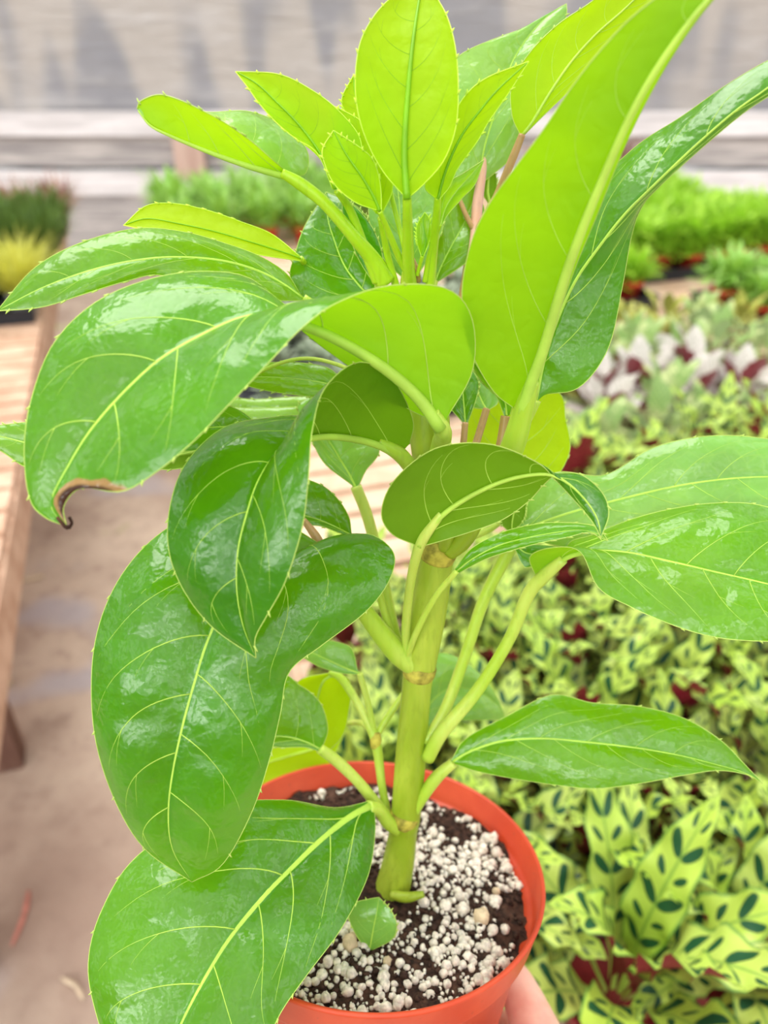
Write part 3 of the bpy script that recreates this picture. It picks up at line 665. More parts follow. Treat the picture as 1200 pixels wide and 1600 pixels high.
leaf('olive leaf behind the folded tip', [(820, 760, .326, 815, 760, .326, 826, 760, .326), (806, 790, .326, 770, 780, .325, 822, 792, .326), (800, 815, .326, 765, 800, .325, 818, 812, .326), (800, 836, .326)],
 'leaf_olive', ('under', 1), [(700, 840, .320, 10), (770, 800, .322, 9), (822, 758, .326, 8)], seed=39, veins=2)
leaf('leaf reaching right over the bench plants, above the pot rim', [
 (708, 1190, .352, 705, 1188, .352, 712, 1194, .352), (735, 1174, .350, 728, 1154, .352, 745, 1205, .348), (785, 1158, .346, 790, 1120, .350, 800, 1216, .342), (850, 1154, .342, 862, 1086, .348, 865, 1226, .336), (920, 1160, .338, 925, 1098, .345, 930, 1232, .331), (990, 1168, .334, 1000, 1104, .341, 1000, 1224, .328), (1060, 1180, .330, 1068, 1122, .336, 1065, 1212, .325), (1120, 1195, .327, 1125, 1156, .330, 1120, 1204, .325), (1165, 1208, .325, 1165, 1196, .326, 1165, 1210, .325), (1192, 1224, .324)],
 'leaf', ('top', 4), [(632, 1290, .368, 22), (655, 1252, .362, 20), (682, 1215, .356, 20), (708, 1192, .352, 16)], seed=40, veins=6, rib0=.0008, rib=.8)

# right of the stem, small ones seen between
leaf('small glossy leaf between the two big stalks', [
 (727, 660, .314, 723, 660, .314, 731, 660, .314), (725, 635, .314, 700, 632, .314, 742, 630, .313), (722, 605, .315, 690, 600, .315, 748, 605, .314), (715, 575, .316, 695, 570, .317, 742, 585, .315), (712, 545, .318)],
 'leaf_dark', ('top', 1), [(700, 780, .318, 10), (720, 720, .315, 11), (727, 660, .314, 10)], 'petiole_pink', seed=41, veins=3)
leaf('curled glossy edge leaf beside the rearing leaf stalk', [
 (792, 650, .302, 788, 650, .302, 797, 648, .302), (788, 625, .300, 776, 620, .302, 800, 632, .299), (770, 602, .299, 756, 600, .301, 790, 618, .298), (752, 582, .298, 742, 580, .300, 765, 596, .298), (738, 560, .298)],
 'leaf_dark', ('top', 1), [(765, 760, .308, 16), (782, 700, .304, 16), (790, 650, .302, 15)], 'petiole_pink', seed=42, veins=0)
leaf('pale leaf hidden behind the right stalks', [
 (760, 640, .330, 757, 640, .330, 764, 640, .330), (752, 625, .332, 728, 632, .332, 778, 628, .332), (742, 600, .334, 712, 600, .334, 772, 600, .334), (730, 560, .338)],
 'leaf_pale', ('top', 1), [(735, 720, .322, 12), (748, 680, .326, 12), (760, 640, .330, 12)], 'petiole_pink', seed=43, veins=2)
leaf('bright lime leaf showing behind the stalk of the rearing leaf', [
 (800, 800, .345, 796, 800, .345, 804, 800, .345), (805, 760, .345, 740, 735, .344, 862, 755, .346), (808, 715, .346, 722, 690, .344, 890, 705, .347), (808, 665, .347, 730, 640, .346, 884, 655, .348), (806, 620, .348, 755, 612, .348, 872, 612, .349), (800, 570, .350)],
 'leaf_lime', ('under', 2), [(700, 850, .325, 10), (760, 830, .335, 10), (800, 800, .345, 10)], seed=44, veins=4)

# left of the stem, seen in the gaps
leaf('small leaf hanging before the slatted bench', [
 (556, 762, .330, 550, 758, .330, 562, 756, .330), (545, 740, .332, 508, 725, .333, 572, 735, .331), (528, 712, .334, 488, 690, .336, 592, 708, .333), (512, 685, .337, 475, 660, .338, 585, 680, .336), (498, 655, .339, 465, 635, .340, 545, 650, .338), (485, 620, .341)],
 'leaf_pale', ('top', 1), [(640, 1040, .346, 16), (618, 990, .345, 16), (598, 900, .340, 17), (575, 810, .334, 18), (556, 760, .330, 18)], seed=51, veins=4, rib0=.0010)
leaf('small dark glossy leaf before the slatted bench', [
 (552, 838, .316, 549, 834, .316, 554, 842, .316), (530, 826, .314, 545, 808, .316, 528, 832, .313), (500, 813, .312, 528, 780, .315, 500, 822, .311), (470, 804, .310, 500, 757, .314, 465, 820, .309), (440, 798, .309, 462, 752, .313, 430, 815, .308), (400, 790, .308)],
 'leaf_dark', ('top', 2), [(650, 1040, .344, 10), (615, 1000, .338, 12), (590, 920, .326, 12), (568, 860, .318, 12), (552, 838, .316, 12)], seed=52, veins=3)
stalk('petiole', [(505, 858, .300, 14), (492, 836, .300, 14), (474, 812, .300, 9)], M['petiole_pink'], plant, 14, 10)
leaf('upper narrow leaf between the arching leaves', [
 (548, 612, .310, 546, 610, .310, 550, 615, .310), (520, 602, .308, 518, 578, .310, 515, 622, .306), (480, 594, .306, 478, 568, .309, 470, 618, .303), (435, 590, .304, 435, 566, .307, 425, 612, .302), (395, 589, .303, 398, 570, .305, 390, 604, .302), (352, 592, .302)],
 'leaf', ('top', 2), [(660, 690, .312, 9), (600, 640, .311, 9), (548, 612, .310, 9)], seed=53, veins=4)
leaf('pale blurred leaf below the upper narrow leaf', [
 (560, 640, .340, 558, 638, .340, 562, 644, .340), (515, 634, .340, 515, 620, .341, 510, 650, .339), (460, 636, .342, 460, 620, .343, 455, 656, .341), (400, 638, .344, 400, 624, .345, 395, 655, .343), (340, 636, .346, 345, 622, .346, 338, 650, .345), (290, 640, .348)],
 'leaf_pale', ('top', 2), [(665, 640, .316, 7), (610, 622, .330, 7), (560, 640, .340, 7)], seed=54, veins=3)
leaf('dark leaf tucked under the scorched leaf', [
 (420, 680, .292, 418, 676, .292, 421, 684, .292), (380, 668, .290, 372, 640, .290, 378, 690, .290), (330, 668, .287, 325, 632, .288, 330, 700, .286), (285, 675, .285, 280, 645, .285, 280, 705, .285), (240, 690, .284)],
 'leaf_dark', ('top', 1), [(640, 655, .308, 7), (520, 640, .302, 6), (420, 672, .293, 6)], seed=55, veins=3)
leaf('olive leaf underside showing below the scorched leaf', [
 (350, 700, .300, 350, 697, .300, 350, 704, .300), (320, 704, .299, 322, 684, .300, 318, 722, .298), (285, 710, .298, 288, 688, .299, 282, 732, .297), (250, 715, .297, 250, 695, .298, 245, 732, .297), (205, 712, .296)],
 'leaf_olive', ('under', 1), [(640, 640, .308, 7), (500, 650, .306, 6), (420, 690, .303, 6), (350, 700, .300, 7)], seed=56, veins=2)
leaf('leaf tip showing at the left edge below the scorched leaf', [
 (140, 700, .268, 140, 696, .268, 140, 704, .268), (100, 700, .267, 100, 668, .268, 105, 722, .266), (50, 694, .266, 50, 660, .267, 48, 732, .265), (0, 682, .265, 5, 664, .266, 0, 704, .264), (-60, 672, .264)],
 'leaf', ('top', 1), [(640, 620, .304, 7), (480, 560, .300, 6), (330, 620, .284, 6), (140, 700, .268, 6)], seed=57, veins=3)

# lower left behind the pot rim
leaf('green leaf behind the lower stalks, left of the stem', [
 (506, 1174, .352, 503, 1170, .352, 510, 1178, .352), (480, 1160, .351, 512, 1138, .353, 478, 1168, .350), (452, 1152, .350, 500, 1098, .353, 440, 1168, .348), (420, 1150, .349, 470, 1072, .352, 415, 1166, .347), (385, 1150, .348, 430, 1060, .351, 380, 1170, .346), (340, 1160, .346)],
 'leaf', ('top', 2), [(625, 1290, .370, 14), (600, 1270, .367, 18), (560, 1222, .360, 17), (525, 1188, .355, 18), (500, 1170, .351, 16)], seed=61, veins=4, rib0=.0008)
leaf('yellow green leaf hanging behind at the left of the stem', [
 (525, 1052, .372, 520, 1050, .372, 530, 1050, .372), (505, 1065, .374, 470, 1062, .375, 548, 1068, .374), (495, 1100, .377, 452, 1092, .378, 545, 1110, .377), (495, 1140, .380, 455, 1130, .381, 535, 1150, .380), (505, 1182, .383)],
 'leaf_lime', ('under', 1), [(608, 1285, .372, 15), (597, 1230, .369, 13), (587, 1160, .366, 16), (565, 1110, .367, 13), (535, 1062, .371, 13), (515, 1050, .373, 10)], 'petiole', seed=62, veins=0, teeth=False)
leaf('pale lime leaf touching the back of the pot rim', [
 (540, 1130, 0.455, 536, 1130, 0.455, 544, 1134, 0.455), (500, 1165, 0.459, 500, 1140, 0.459, 510, 1200, 0.459), (455, 1180, 0.465, 440, 1140, 0.465, 470, 1222, 0.463), (410, 1195, 0.470, 395, 1160, 0.470, 420, 1240, 0.469), (360, 1225, 0.475)],
 'leaf_lime', ('under', 2), [(587, 1150, .372, 10), (565, 1130, .388, 9), (540, 1130, 0.455, 9)], 'petiole', seed=63, veins=0, teeth=False)
leaf('small folded leaf above the yellow green one', [
 (562, 1052, .360, 559, 1048, .360, 565, 1054, .360), (540, 1044, .360, 550, 1015, .361, 535, 1052, .360), (510, 1030, .360, 530, 1004, .361, 500, 1042, .360), (478, 1016, .361, 495, 1000, .361, 472, 1026, .361), (450, 1008, .362)],
 'leaf_pale', ('top', 1), [(587, 1155, .366, 10), (575, 1100, .363, 10), (562, 1052, .360, 10)], 'petiole', seed=64, veins=2, teeth=False)
stalk('petiole', [(587, 1152, .367, 10), (605, 1122, .367, 11), (635, 1080, .366, 11), (662, 1050, .366, 9)], M['petiole'], plant, 16, 10)
stalk('node_ring', [(586, 1168, .366, 14), (587, 1156, .3655, 19), (587, 1144, .366, 14)], M['node'], plant, 10, 12)
leaf('pale leaf behind the stem to the right', [
 (662, 1140, .400, 658, 1140, .400, 666, 1142, .400), (672, 1100, .402, 650, 1060, .402, 690, 1120, .402), (705, 1075, .405, 680, 1022, .406, 722, 1125, .403), (745, 1080, .408, 720, 1030, .409, 760, 1125, .406), (775, 1100, .410, 765, 1070, .411, 778, 1125, .410), (792, 1125, .412)],
 'leaf_pale', ('top', 2), [(655, 1200, .372, 8), (662, 1140, .400, 8)], seed=65, veins=3, teeth=False)

# seedling leaf on the soil
leaf('little toothed seedling leaf on the soil', [
 (577, 1486, 0.339, 574, 1485, 0.339, 580, 1485, 0.339), (580, 1470, 0.338, 556, 1460, 0.339, 612, 1468, 0.336), (584, 1448, 0.337, 545, 1432, 0.339, 620, 1446, 0.334), (588, 1428, 0.337, 552, 1412, 0.340, 612, 1424, 0.335), (591, 1410, 0.338, 575, 1405, 0.340, 600, 1410, 0.337), (592, 1402, 0.339)],
 'leaf_pale', ('top', 2), [(576, 1500, 0.341, 5), (577, 1486, 0.339, 5)], seed=66, veins=3, rib=.5, camber=.05, puff=.0)


#BACKGROUND#
# ------------------------------------------------------------------ the hand holding the pot
t = NT('skin'); n = t.noise(35, 4); n2 = t.noise(400, 3)
c = t.mix(t.ramp(n, .35, .65), srgb(226, 158, 138), srgb(240, 190, 168))
m_skin = t.done(t.bsdf(c, .5, .35, t.bump(n2, .12, .0004), Subsurface_Weight=.25, Subsurface_Scale=.008))
m_nail = plain('fingernail', srgb(238, 190, 180), .3, .5, .04)
def skin_body(name, chains, org, parent=None):
    """chains: lists of (point, radius); chains[0][0] is the root; later chains start at an existing point"""
    pts = []; rad = []; ed = []
    def idx(p):
        for i, q in enumerate(pts):
            if np.linalg.norm(q - p) < 1e-6: return i
        return -1
    for ch in chains:
        prev = None
        for p, r in ch:
            p = np.asarray(p, float); i = idx(p)
            if i < 0: pts.append(p); rad.append(r); i = len(pts) - 1
            if prev is not None: ed.append((prev, i))
            prev = i
    me = bpy.data.meshes.new(name); me.from_pydata([tuple(p - org) for p in pts], ed, [])
    ob = bpy.data.objects.new(name, me); C.objects.link(ob)
    if parent: ob.parent = parent
    else: ob.location = org
    sk = ob.modifiers.new('skin', 'SKIN'); sk.use_smooth_shade = True; sk.branch_smoothing = .6
    for i, r in enumerate(rad):
        me.skin_vertices[0].data[i].radius = (r, r); me.skin_vertices[0].data[i].use_root = (i == 0)
    ss = ob.modifiers.new('subdivision', 'SUBSURF'); ss.levels = 2; ss.render_levels = 2
    me.materials.append(m_skin); return ob
H = lambda x, y, d: P(x, y, d)
palm = H(856, 1690, .385)
hand = skin_body('person', [
    [(H(1010, 2100, .34), .030), (H(930, 1880, .36), .024), (palm, .021), (H(838, 1585, .398), .0150), (H(806, 1533, .410), .0115), (H(765, 1500, .440), .0092), (H(700, 1480, .475), .0085), (H(640, 1475, .490), .0078)],
    [(palm, .021), (H(820, 1650, .405), .0135), (H(775, 1605, .430), .0112), (H(715, 1570, .465), .0095), (H(640, 1550, .485), .0088), (H(575, 1545, .488), .0078)],
    [(palm, .021), (H(808, 1725, .410), .0125), (H(752, 1690, .430), .0105), (H(690, 1650, .455), .0092), (H(620, 1625, .470), .0084), (H(560, 1618, .472), .0074)],
    [(palm, .021), (H(800, 1800, .405), .0115), (H(742, 1780, .420), .0092), (H(690, 1740, .440), .0080), (H(630, 1715, .450), .0068)],
    [(palm, .021), (H(850, 1760, .345), .0150), (H(800, 1790, .312), .0125), (H(735, 1790, .290), .0105), (H(670, 1775, .280), .0088)],
], palm)
tag(hand, 'bare hand of a person gripping the terracotta-coloured pot from its lower right side', 'person')

# ------------------------------------------------------------------ plants on the benches
def blade_strip(mb, L, W, e0, e1, az, base=(0, 0, 0), nu=10, nv=4, wav=0, tw=0, cup=.15, mi=0, pet=0.0, seed=0, shape=None):
    """one leaf blade: path rises at angle e0 and ends at e1 (radians), heading az"""
    x = z = 0.0; path = []; K = nu
    if pet > 0:
        for i in range(3): path.append((x, z, e0, -1)); x += pet / 3 * math.cos(e0); z += pet / 3 * math.sin(e0)
    for i in range(K + 1):
        u = i / K; e = e0 + (e1 - e0) * u; path.append((x, z, e, u)); x += L / K * math.cos(e); z += L / K * math.sin(e)
    ca, sa = math.cos(az), math.sin(az); vs = []; uv = []
    for (x, z, e, u) in path:
        if u < 0: w_ = W * .04; u2 = 0
        else:
            u2 = u; w_ = W / 2 * (shape(u) if shape else math.sin(math.pi * min(1, .04 + .96 * u) ** .8) ** .75)
        w_ = max(w_, .0004)
        for j in range(2 * nv + 1):
            v = j / nv - 1; lat = v * w_; up = cup * w_ * abs(v) * (1 if u >= 0 else 0)
            if wav and u > 0: up += wav * math.sin(u * 26 + (v > 0) * 1.7 + seed) * abs(v) ** 2 * min(1, u * 6) * min(1, (1 - u) * 6)
            px_ = x - up * math.sin(e); pz = z + up * math.cos(e)
            tt = tw * u2; lx = lat * math.cos(tt); pz += lat * math.sin(tt)
            vs.append((base[0] + px_ * ca - lx * sa, base[1] + px_ * sa + lx * ca, base[2] + pz)); uv.append((max(u, 0), v))
    W2 = 2 * nv + 1; fs = []
    for i in range(len(path) - 1):
        for j in range(W2 - 1): a = i * W2 + j; fs.append((a, a + W2, a + W2 + 1, a + 1))
    mb.add(vs, fs, mi, uv)

def bg_leaf_mat(name, build, under, transl=.3, rough=.45, under_rough=.5):
    t = NT(name); geo = t.n('NewGeometry'); sx = t.n('SeparateXYZ'); t.l(t.uv(), sx.inputs[0])
    u, v = sx.outputs[0], t.math('ABSOLUTE', sx.outputs[1])
    oi = t.n('ObjectInfo'); rnd = oi.outputs['Random']
    col = build(t, u, v, rnd)
    both = t.mix(geo.outputs['Backfacing'], col, under)
    sh = t.bsdf(both, rough, .4, t.bump(t.noise(60, 2), .25, .003))
    tr = t.n('BsdfTranslucent'); t.val(tr.inputs[0], both)
    ms = t.n('MixShader'); ms.inputs[0].default_value = transl; t.l(sh, ms.inputs[1]); t.l(tr.outputs[0], ms.inputs[2])
    return t.done(ms.outputs[0])
def calathea_col(t, u, v, rnd):
    N = 7.0
    # large and small ovals alternate along each side of the midrib
    ph = t.math('SUBTRACT', t.math('MULTIPLY', u, N), t.math('MULTIPLY', v, .95))
    cell = t.math('SUBTRACT', t.math('FRACT', ph), .5)
    par = t.math('FRACT', t.math('MULTIPLY', t.math('FLOOR', ph), .5))            # 0 or .5
    big = t.math('SUBTRACT', 1.0, t.math('MULTIPLY', par, .8))
    r2 = t.math('ADD', t.math('POWER', t.math('DIVIDE', cell, t.math('MULTIPLY', big, .30)), 2.0), t.math('POWER', t.math('DIVIDE', t.math('SUBTRACT', v, .42), t.math('MULTIPLY', big, .40)), 2.0))
    spot = t.math('SUBTRACT', 1.0, t.ramp(r2, .75, 1.15))
    spot = t.math('MULTIPLY', spot, t.math('MULTIPLY', t.ramp(u, .04, .10), t.math('SUBTRACT', 1.0, t.ramp(u, .90, .97))))
    rib = t.math('SUBTRACT', 1.0, t.ramp(v, .02, .09)); edge = t.ramp(v, .86, .97)
    lime = t.mix(rnd, srgb(182, 210, 78), srgb(200, 220, 112))
    c = t.mix(t.math('MULTIPLY', t.ramp(t.noise(30, 3), .45, .7), .5), lime, srgb(160, 196, 60))
    c = t.mix(t.math('MULTIPLY', rib, .6), c, srgb(96, 150, 60)); c = t.mix(t.math('MULTIPLY', edge, .75), c, srgb(70, 130, 56))
    return t.mix(spot, c, srgb(34, 84, 50))
m_cal = bg_leaf_mat('rattlesnake_leaf', calathea_col, srgb(122, 30, 44), .22, .4)
def var_col(a, b, c3, k, seed=0):
    def f(t, u, v, rnd):
        n = t.noise(k, 4); st = t.math('FRACT', t.math('ADD', t.math('MULTIPLY', u, 7.0), t.math('MULTIPLY', v, -2.2)))
        c = t.mix(t.ramp(n, .42, .58), a, b); c = t.mix(t.math('MULTIPLY', t.ramp(st, .45, .6), .55), c, c3); return c
    return f
m_cream = bg_leaf_mat('cream_green_leaf', var_col(srgb(150, 180, 100), srgb(222, 228, 160), srgb(108, 150, 88), 26), srgb(150, 170, 120))
m_silver = bg_leaf_mat('silver_striped_leaf', var_col(srgb(206, 200, 190), srgb(228, 218, 212), srgb(148, 150, 130), 20), srgb(130, 60, 66), .2, .35)
m_olive = bg_leaf_mat('olive_yellow_leaf', var_col(srgb(164, 166, 62), srgb(206, 204, 100), srgb(120, 136, 62), 30), srgb(130, 130, 60))
def flat_col(a, b): return lambda t, u, v, rnd: t.mix(t.ramp(t.noise(18, 3), .35, .65), a, b)
m_bright = bg_leaf_mat('bright_fern_green', flat_col(srgb(140, 192, 36), srgb(192, 228, 80)), srgb(150, 196, 50), .4)
m_mint = bg_leaf_mat('mint_green_leaf', flat_col(srgb(130, 186, 62), srgb(180, 216, 118)), srgb(140, 182, 70), .35)
m_sedge = bg_leaf_mat('dark_sedge', flat_col(srgb(74, 108, 34), srgb(110, 140, 50)), srgb(80, 100, 40), .25)
m_yellow = bg_leaf_mat('yellow_grass', flat_col(srgb(190, 192, 56), srgb(226, 224, 110)), srgb(200, 200, 80), .4)
m_red = bg_leaf_mat('rusty_foliage', flat_col(srgb(142, 84, 70), srgb(186, 138, 116)), srgb(130, 80, 70), .2)
m_greyg = bg_leaf_mat('grey_green_leaf', flat_col(srgb(120, 140, 110), srgb(176, 188, 160)), srgb(130, 130, 110), .2)
m_potred = plain('dark_red_pot', srgb(128, 40, 36), .5, .3, .1); m_potter = plain('orange_red_pot', srgb(214, 66, 44), .5, .3, .08)
m_potgrey = plain('pale_grey_pot', srgb(198, 198, 200), .5, .3, .05); m_black = plain('black_tray', srgb(34, 36, 42), .5, .4, .1)
m_peat = plain('peat', srgb(66, 44, 36), .9, .2, .2, 200, .5, .002)

def small_pot(parent, r, h, mat):
    b = MB(); b.lathe([(0, .0), (r * .76, 0), (r * .96, h * .82), (r, h * .82), (r * 1.03, h), (r * .94, h), (r * .90, h * .86), (0, h * .86)], 24)
    o = b.build('pot', mat, parent)
    return o
def dup(root, loc, rz, label, scale=1.0):
    r = root.copy(); C.objects.link(r); r.location = loc; r.rotation_euler = (0, 0, rz); r.scale = (scale,) * 3
    r['label'] = label
    for ch in root.children:
        c_ = ch.copy(); C.objects.link(c_); c_.parent = r
    return r

ORD = ['first', 'second', 'third', 'fourth', 'fifth', 'sixth', 'seventh', 'eighth', 'ninth', 'tenth', 'eleventh', 'twelfth']
def in_frame(p, mx=110, my=110):
    X, Y, Z = p[0], p[1], p[2] - CAM_Z; d = Y * cp - Z * sp; u = Y * sp + Z * cp
    if d < .1: return False
    x, y = 600 + FPX * X / d, 800 - FPX * u / d
    return -mx < x < 1200 + mx and -my < y < 1600 + my
def place(protos, spots, label, seed, jitter=.015, smin=.9, smax=1.1):
    """spots: dict row -> list of points; the label counts from the left within each row"""
    rng = random.Random(seed); first = {}; k = 0
    for row, pts in spots:
        for i, p in enumerate(pts):
            pr = protos[rng.randrange(len(protos))]; q = np.array(p) + np.array((rng.uniform(-jitter, jitter), rng.uniform(-jitter, jitter), 0))
            lb = label(row, i, len(pts)); s = rng.uniform(smin, smax); rz = rng.uniform(0, 6.28)
            if id(pr) not in first:
                first[id(pr)] = 1; pr.location = q; pr.rotation_euler = (0, 0, rz); pr.scale = (s,) * 3; pr['label'] = lb
            else: dup(pr, q, rz, lb, s)
    for pr in protos:
        if id(pr) not in first:
            for ch in list(pr.children): bpy.data.objects.remove(ch)
            bpy.data.objects.remove(pr)

# rattlesnake plants: pot and single strap leaves
def make_calathea(seed):
    rng = random.Random(seed)
    root = empty('rattlesnake_plant', (0, 0, 0), 'x', 'plant', 'rattlesnake plants on the bench'); small_pot(root, .046, .075, m_potred)
    for k in range(17):
        az = k * 2.4 + rng.uniform(-.3, .3); outer = k / 16
        e0 = R(84 - 46 * outer + rng.uniform(-8, 8)); e1 = e0 - R(rng.uniform(30, 75)); L = rng.uniform(.125, .17) * (1 if k < 10 else .85)
        mb = MB(); blade_strip(mb, L, rng.uniform(.042, .054), e0, e1, 0, (.006, 0, .062), 20, 4, .0062, rng.uniform(-.7, .7), .28, 0, .045 + .03 * (1 - outer), rng.random() * 6)
        lf = mb.build('leaf', m_cal, root); lf.rotation_euler = (0, 0, az)
    return root
rows = []; s_step = .116; tt = -.86; r_i = 0
while tt < -.10:
    pts = []
    s = .06 + (r_i % 2) * .05
    while s < 1.55:
        p = bw(s, tt, BZ)
        free = (s < .50 and tt > -.26) or (s < .62 and tt > -.08) or (s < .78 and tt > .06)
        near_hand = math.hypot(p[0] - .10, p[1] - .24) < .10 or p[1] < .10
        if not free and not near_hand and in_frame(p + np.array((0, 0, .12)), 90, 60): pts.append(p)
        s += s_step
    if pts: rows.append((r_i, pts))
    tt += .125; r_i += 1
cal = [make_calathea(20 + k) for k in range(4)]
def cal_label(row, i, n): 
    return 'lime rattlesnake plant spotted dark green, %s from the left in %s row' % (ORD[i], 'the front' if row == rows[0][0] else 'the ' + ORD[[q[0] for q in rows].index(row)])
place(cal, rows, cal_label, 5)

# mixed variegated plants further back
def make_rosette(name, cat, mat, seed, n=12, L=(.06, .09), W=(.030, .042), pot=m_potred, group=None, e=(80, 20)):
    rng = random.Random(seed); root = empty(name, (0, 0, 0), 'x', cat, group); small_pot(root, .045, .07, pot)
    for k in range(n):
        f = k / (n - 1); e0 = R(e[0] + (e[1] - e[0]) * f + rng.uniform(-8, 8)); mb = MB()
        blade_strip(mb, rng.uniform(*L), rng.uniform(*W), e0, e0 - R(rng.uniform(20, 60)), 0, (.004, 0, .06), 10, 3, .002, rng.uniform(-.5, .5), .2, 0, .03 + .04 * (1 - f), rng.random() * 6)
        lf = mb.build('leaf', mat, root); lf.rotation_euler = (0, 0, k * 2.4 + rng.uniform(-.3, .3))
    return root
g_mix = 'variegated foliage plants in the middle of the bench'
kinds = [('cream and green speckled', m_cream, 'variegated_plant', (.06, .09), (.032, .044)), ('silver grey striped', m_silver, 'striped_plant', (.07, .10), (.040, .054)), ('olive yellow', m_olive, 'variegated_plant', (.05, .08), (.022, .032)), ('cream and green speckled', m_cream, 'variegated_plant', (.06, .085), (.03, .04))]
pr_mix = [make_rosette(k[2], 'plant', k[1], 60 + i, 13, k[3], k[4], group=g_mix) for i, k in enumerate(kinds)]
rng = random.Random(11); used = set(); cnt = {}
for ri in range(7):
    for ci in range(11):
        s = .56 + ci * .130 + (ri % 2) * .06; tt = -.06 + ri * .130
        if s > 1.95 or (ri >= 5 and s > 1.62) or (ri >= 6 and s > 1.5): continue
        if ri > 1 and s < .70: continue
        p = bw(s, tt, BZ) + np.array((rng.uniform(-.02, .02), rng.uniform(-.02, .02), 0))
        if not in_frame(p + np.array((0, 0, .1)), 60, 60): continue
        k = 1 if (ri in (2, 3) and ci in (2, 3, 4, 5) and rng.random() < .7) else rng.choice((0, 3, 0, 2))
        word = kinds[k][0]; key = (ri, word); cnt[key] = cnt.get(key, 0) + 1
        lb = '%s plant, %s of its kind from the left, %s variegated row' % (word, ORD[cnt[key] - 1], ORD[ri])
        pr = pr_mix[k]; sc_ = rng.uniform(.95, 1.2)
        if k not in used: used.add(k); pr.location = p; pr['label'] = lb; pr.scale = (sc_,) * 3
        else: dup(pr, p, rng.uniform(0, 6), lb, sc_)
for k in range(4):
    if k not in used:
        for ch in list(pr_mix[k].children): bpy.data.objects.remove(ch)
        bpy.data.objects.remove(pr_mix[k])

# tufted plants: pot and one mass of fine leaves
def make_tuft(name, mat, seed, n=140, L=(.05, .12), W=(.008, .016), spread=.05, e=(88, 25), pot=m_potter, group=None, layers=1, top=.0, droop=(10, 60), pr=.05, ph=.075):
    rng = random.Random(seed); root = empty(name, (0, 0, 0), 'x', 'plant', group); small_pot(root, pr, ph, pot); mb = MB()
    for k in range(n):
        a = rng.random() * 6.283; r = spread * math.sqrt(rng.random()); e0 = R(rng.uniform(e[1], e[0])); h = rng.uniform(0, top)
        blade_strip(mb, rng.uniform(*L), rng.uniform(*W), e0, e0 - R(rng.uniform(*droop)), a + rng.uniform(-.6, .6), (r * math.cos(a), r * math.sin(a), ph * .9 + h), 4, 1, 0, 0, .2)
    mb.build('foliage', mat, root); return root
def make_tray(sc_, tc_, ls, lt, label, o=B0, name='black_plant_tray'):
    c0 = bw(sc_, tc_, BZ, o); b = MB(); th = .004; h = .045
    def q(s, t_, z, dx, dy, dz): b.box(c0 + E1 * s + E2 * t_ + np.array((0, 0, z)), (dx, dy, dz), YAW)
    q(0, 0, .002, ls, lt, .004); q(0, -lt / 2, h / 2, ls, th, h); q(0, lt / 2, h / 2, ls, th, h); q(-ls / 2, 0, h / 2, th, lt, h); q(ls / 2, 0, h / 2, th, lt, h)
    q(0, -lt / 2 - .005, h, ls + .02, .012, .004); q(0, lt / 2 + .005, h, ls + .02, .012, .004); q(-ls / 2 - .005, 0, h, .012, lt, .004); q(ls / 2 + .005, 0, h, .012, lt, .004)
    return tag(b.build('plant_tray', m_black, None, c0, False), label, 'tray', 'black plastic plant trays')
def grid(s0, s1, t0, t1, ds, dt, o=B0, z=.006):
    out = []; ri = 0; t_ = t0
    while t_ <= t1 + 1e-6:
        pts = []; s = s0
        while s <= s1 + 1e-6:
            p = bw(s, t_, BZ + z, o)
            if in_frame(p + np.array((0, 0, .12)), 150, 150): pts.append(p)
            s += ds
        if pts: out.append((ri, pts))
        ri += 1; t_ += dt
    return out
def rowlabel(desc, kindword):
    def f(row, i, n): return '%s, %s from the left, %s row of %s' % (desc, ORD[i], ORD[row], kindword)
    return f
g = 'bright green feathery plants in the far right block'
for a in range(2):
    for b_ in range(3): make_tray(1.82 + .52 * a, 1.58 + .40 * b_, .50, .37, 'black tray under the far right feathery block, %s from the left, %s from the front' % (ORD[a], ORD[b_]))
place([make_tuft('feathery_green_plant', m_bright, 80 + k, 230, (.05, .10), (.010, .018), .055, (88, 5), group=g, top=.11) for k in range(3)], grid(1.66, 2.52, 1.48, 2.50, .122, .128), rowlabel('bright green feathery plant', 'the far right block'), 3)
make_tray(1.49, 1.19, .26, .17, 'small black tray holding two lone feathery plants')
place([make_tuft('feathery_green_plant', m_bright, 90, 200, (.05, .085), (.010, .016), .055, (88, 5), group='feathery plants in the small tray', top=.07)], [(0, [bw(1.43, 1.19, BZ + .006), bw(1.555, 1.19, BZ + .006)])],
      lambda r_, i, n: 'bright feathery plant in the small tray, %s' % ('the one nearer the aisle' if i == 0 else 'the one further from the aisle'), 4)
make_tray(1.98, .96, .42, .30, 'black tray at the right edge under the mint green plants')
place([make_tuft('mint_green_plant', m_mint, 95 + k, 190, (.05, .10), (.014, .022), .055, (85, 0), group='mint green plants at the right edge', top=.08) for k in range(2)], grid(1.84, 2.12, .87, 1.07, .13, .14), rowlabel('mint green leafy plant', 'the right edge tray'), 6)
place([make_tuft('rusty_plant', m_red, 100 + k, 150, (.05, .12), (.008, .014), .07, (85, 5), group='rusty brown plants by the wall', top=.22) for k in range(2)], grid(2.10, 2.66, 2.98, 3.0, .14, .14), rowlabel('rusty brown plant by the wall', 'the back'), 7)
place([make_tuft('pale_green_plant', m_mint, 105 + k, 170, (.06, .12), (.012, .02), .07, (85, 5), group='pale green plants at the back of the bench', top=.12) for k in range(2)], grid(.08, 1.5, 2.45, 3.2, .19, .22), rowlabel('pale green plant', 'the far back corner'), 8)
for a in range(2): make_tray(.30 + .50 * a, .70, .46, .36, 'black tray of grey green plants behind the bare slats, %s from the aisle' % ORD[a])
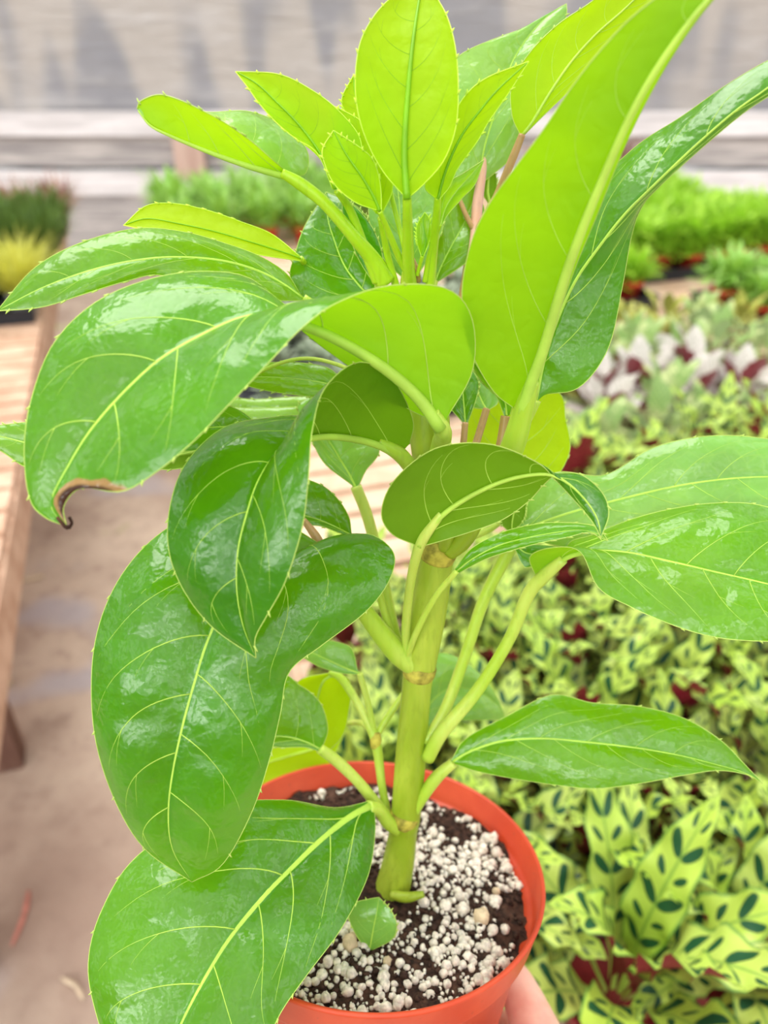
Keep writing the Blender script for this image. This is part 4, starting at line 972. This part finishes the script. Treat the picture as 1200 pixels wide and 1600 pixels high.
for a in range(2): make_tray(.30 + .50 * a, 1.20, .46, .36, 'black tray in the second line of grey green plants, %s from the aisle' % ORD[a])
place([make_tuft('grey_green_plant', m_greyg, 110 + k, 90, (.04, .08), (.014, .026), .04, (80, 0), pot=m_black, group='grey green plants behind the bare slats', top=.03) for k in range(2)], grid(.16, .95, .60, 1.32, .155, .18), rowlabel('grey green small plant', 'the dark trays'), 9)

# left bench: grasses in pale pots, sedges behind
make_tray(-.30, 1.72, .54, .30, 'black tray of pale pots with yellow grass at the left edge', L0)
place([make_tuft('yellow_grass_plant', m_yellow, 120 + k, 190, (.14, .25), (.004, .007), .035, (88, 35), pot=m_potgrey, group='yellow grasses on the left bench', droop=(20, 90)) for k in range(2)], grid(-.48, -.06, 1.66, 1.80, .135, .14, L0), rowlabel('yellow grass in a pale pot', 'the left bench'), 10)
for a in range(2): make_tray(-.30 - .55 * a, 2.30, .53, .50, 'black tray of dark sedges on the left bench, %s from the aisle' % ORD[a], L0)
place([make_tuft('dark_sedge_plant', m_sedge, 125 + k, 230, (.13, .22), (.005, .009), .06, (88, 50), pot=m_black, group='dark sedges on the left bench', droop=(5, 40)) for k in range(2)], grid(-.92, -.02, 2.14, 2.60, .15, .15, L0), rowlabel('dark green sedge clump', 'the left bench'), 12)
place([make_tuft('rusty_plant', m_red, 130, 150, (.08, .16), (.006, .01), .06, (88, 35), pot=m_black, group='rusty clumps on the left bench', top=.05)], grid(-.55, .0, 2.90, 3.1, .18, .2, L0), rowlabel('rusty reddish clump', 'the left bench, behind the sedges'), 13)

# ------------------------------------------------------------------ litter on the floor
m_stick = plain('dry_stick', srgb(206, 186, 158), .8, .2, .1); m_pinkstick = plain('pink_stick', srgb(196, 128, 112), .8, .2, .1)
def G(x, y, z):
    a = P(x, y, 1.0) - np.array((0, 0, CAM_Z)); return np.array((0, 0, CAM_Z)) + a * ((z - CAM_Z) / a[2])
for (x0, y0, x1, y1, r, m, lb) in ((45, 1392, 18, 1478, .007, m_pinkstick, 'pinkish stick lying on the earth floor near the bottom left'), (96, 1528, 130, 1562, .006, m_stick, 'pale dry stick on the floor beside the lowest leaf'),
                                    (32, 908, 68, 900, .010, m_stick, 'pale scrap of bark on the floor beside the left bench'), (2, 1070, 18, 1066, .012, m_stick, 'pale wood chip at the left edge above the bench leg'),
                                    (108, 668, 118, 640, .008, m_stick, 'pale twig on the floor far up the aisle')):
    a, b2 = G(x0, y0, r), G(x1, y1, r); mid_ = (a + b2) / 2 + np.array((.006, .004, 0)); b = MB()
    q = spline([a, mid_, b2], 10); b.tube(q, [r * k for k in (.5, .8, 1, 1, .95, .9, .9, .8, .7, .4)], 8, flat=.8)
    tag(b.build('dry_twig', m, None, (a + b2) / 2), lb, 'twig')
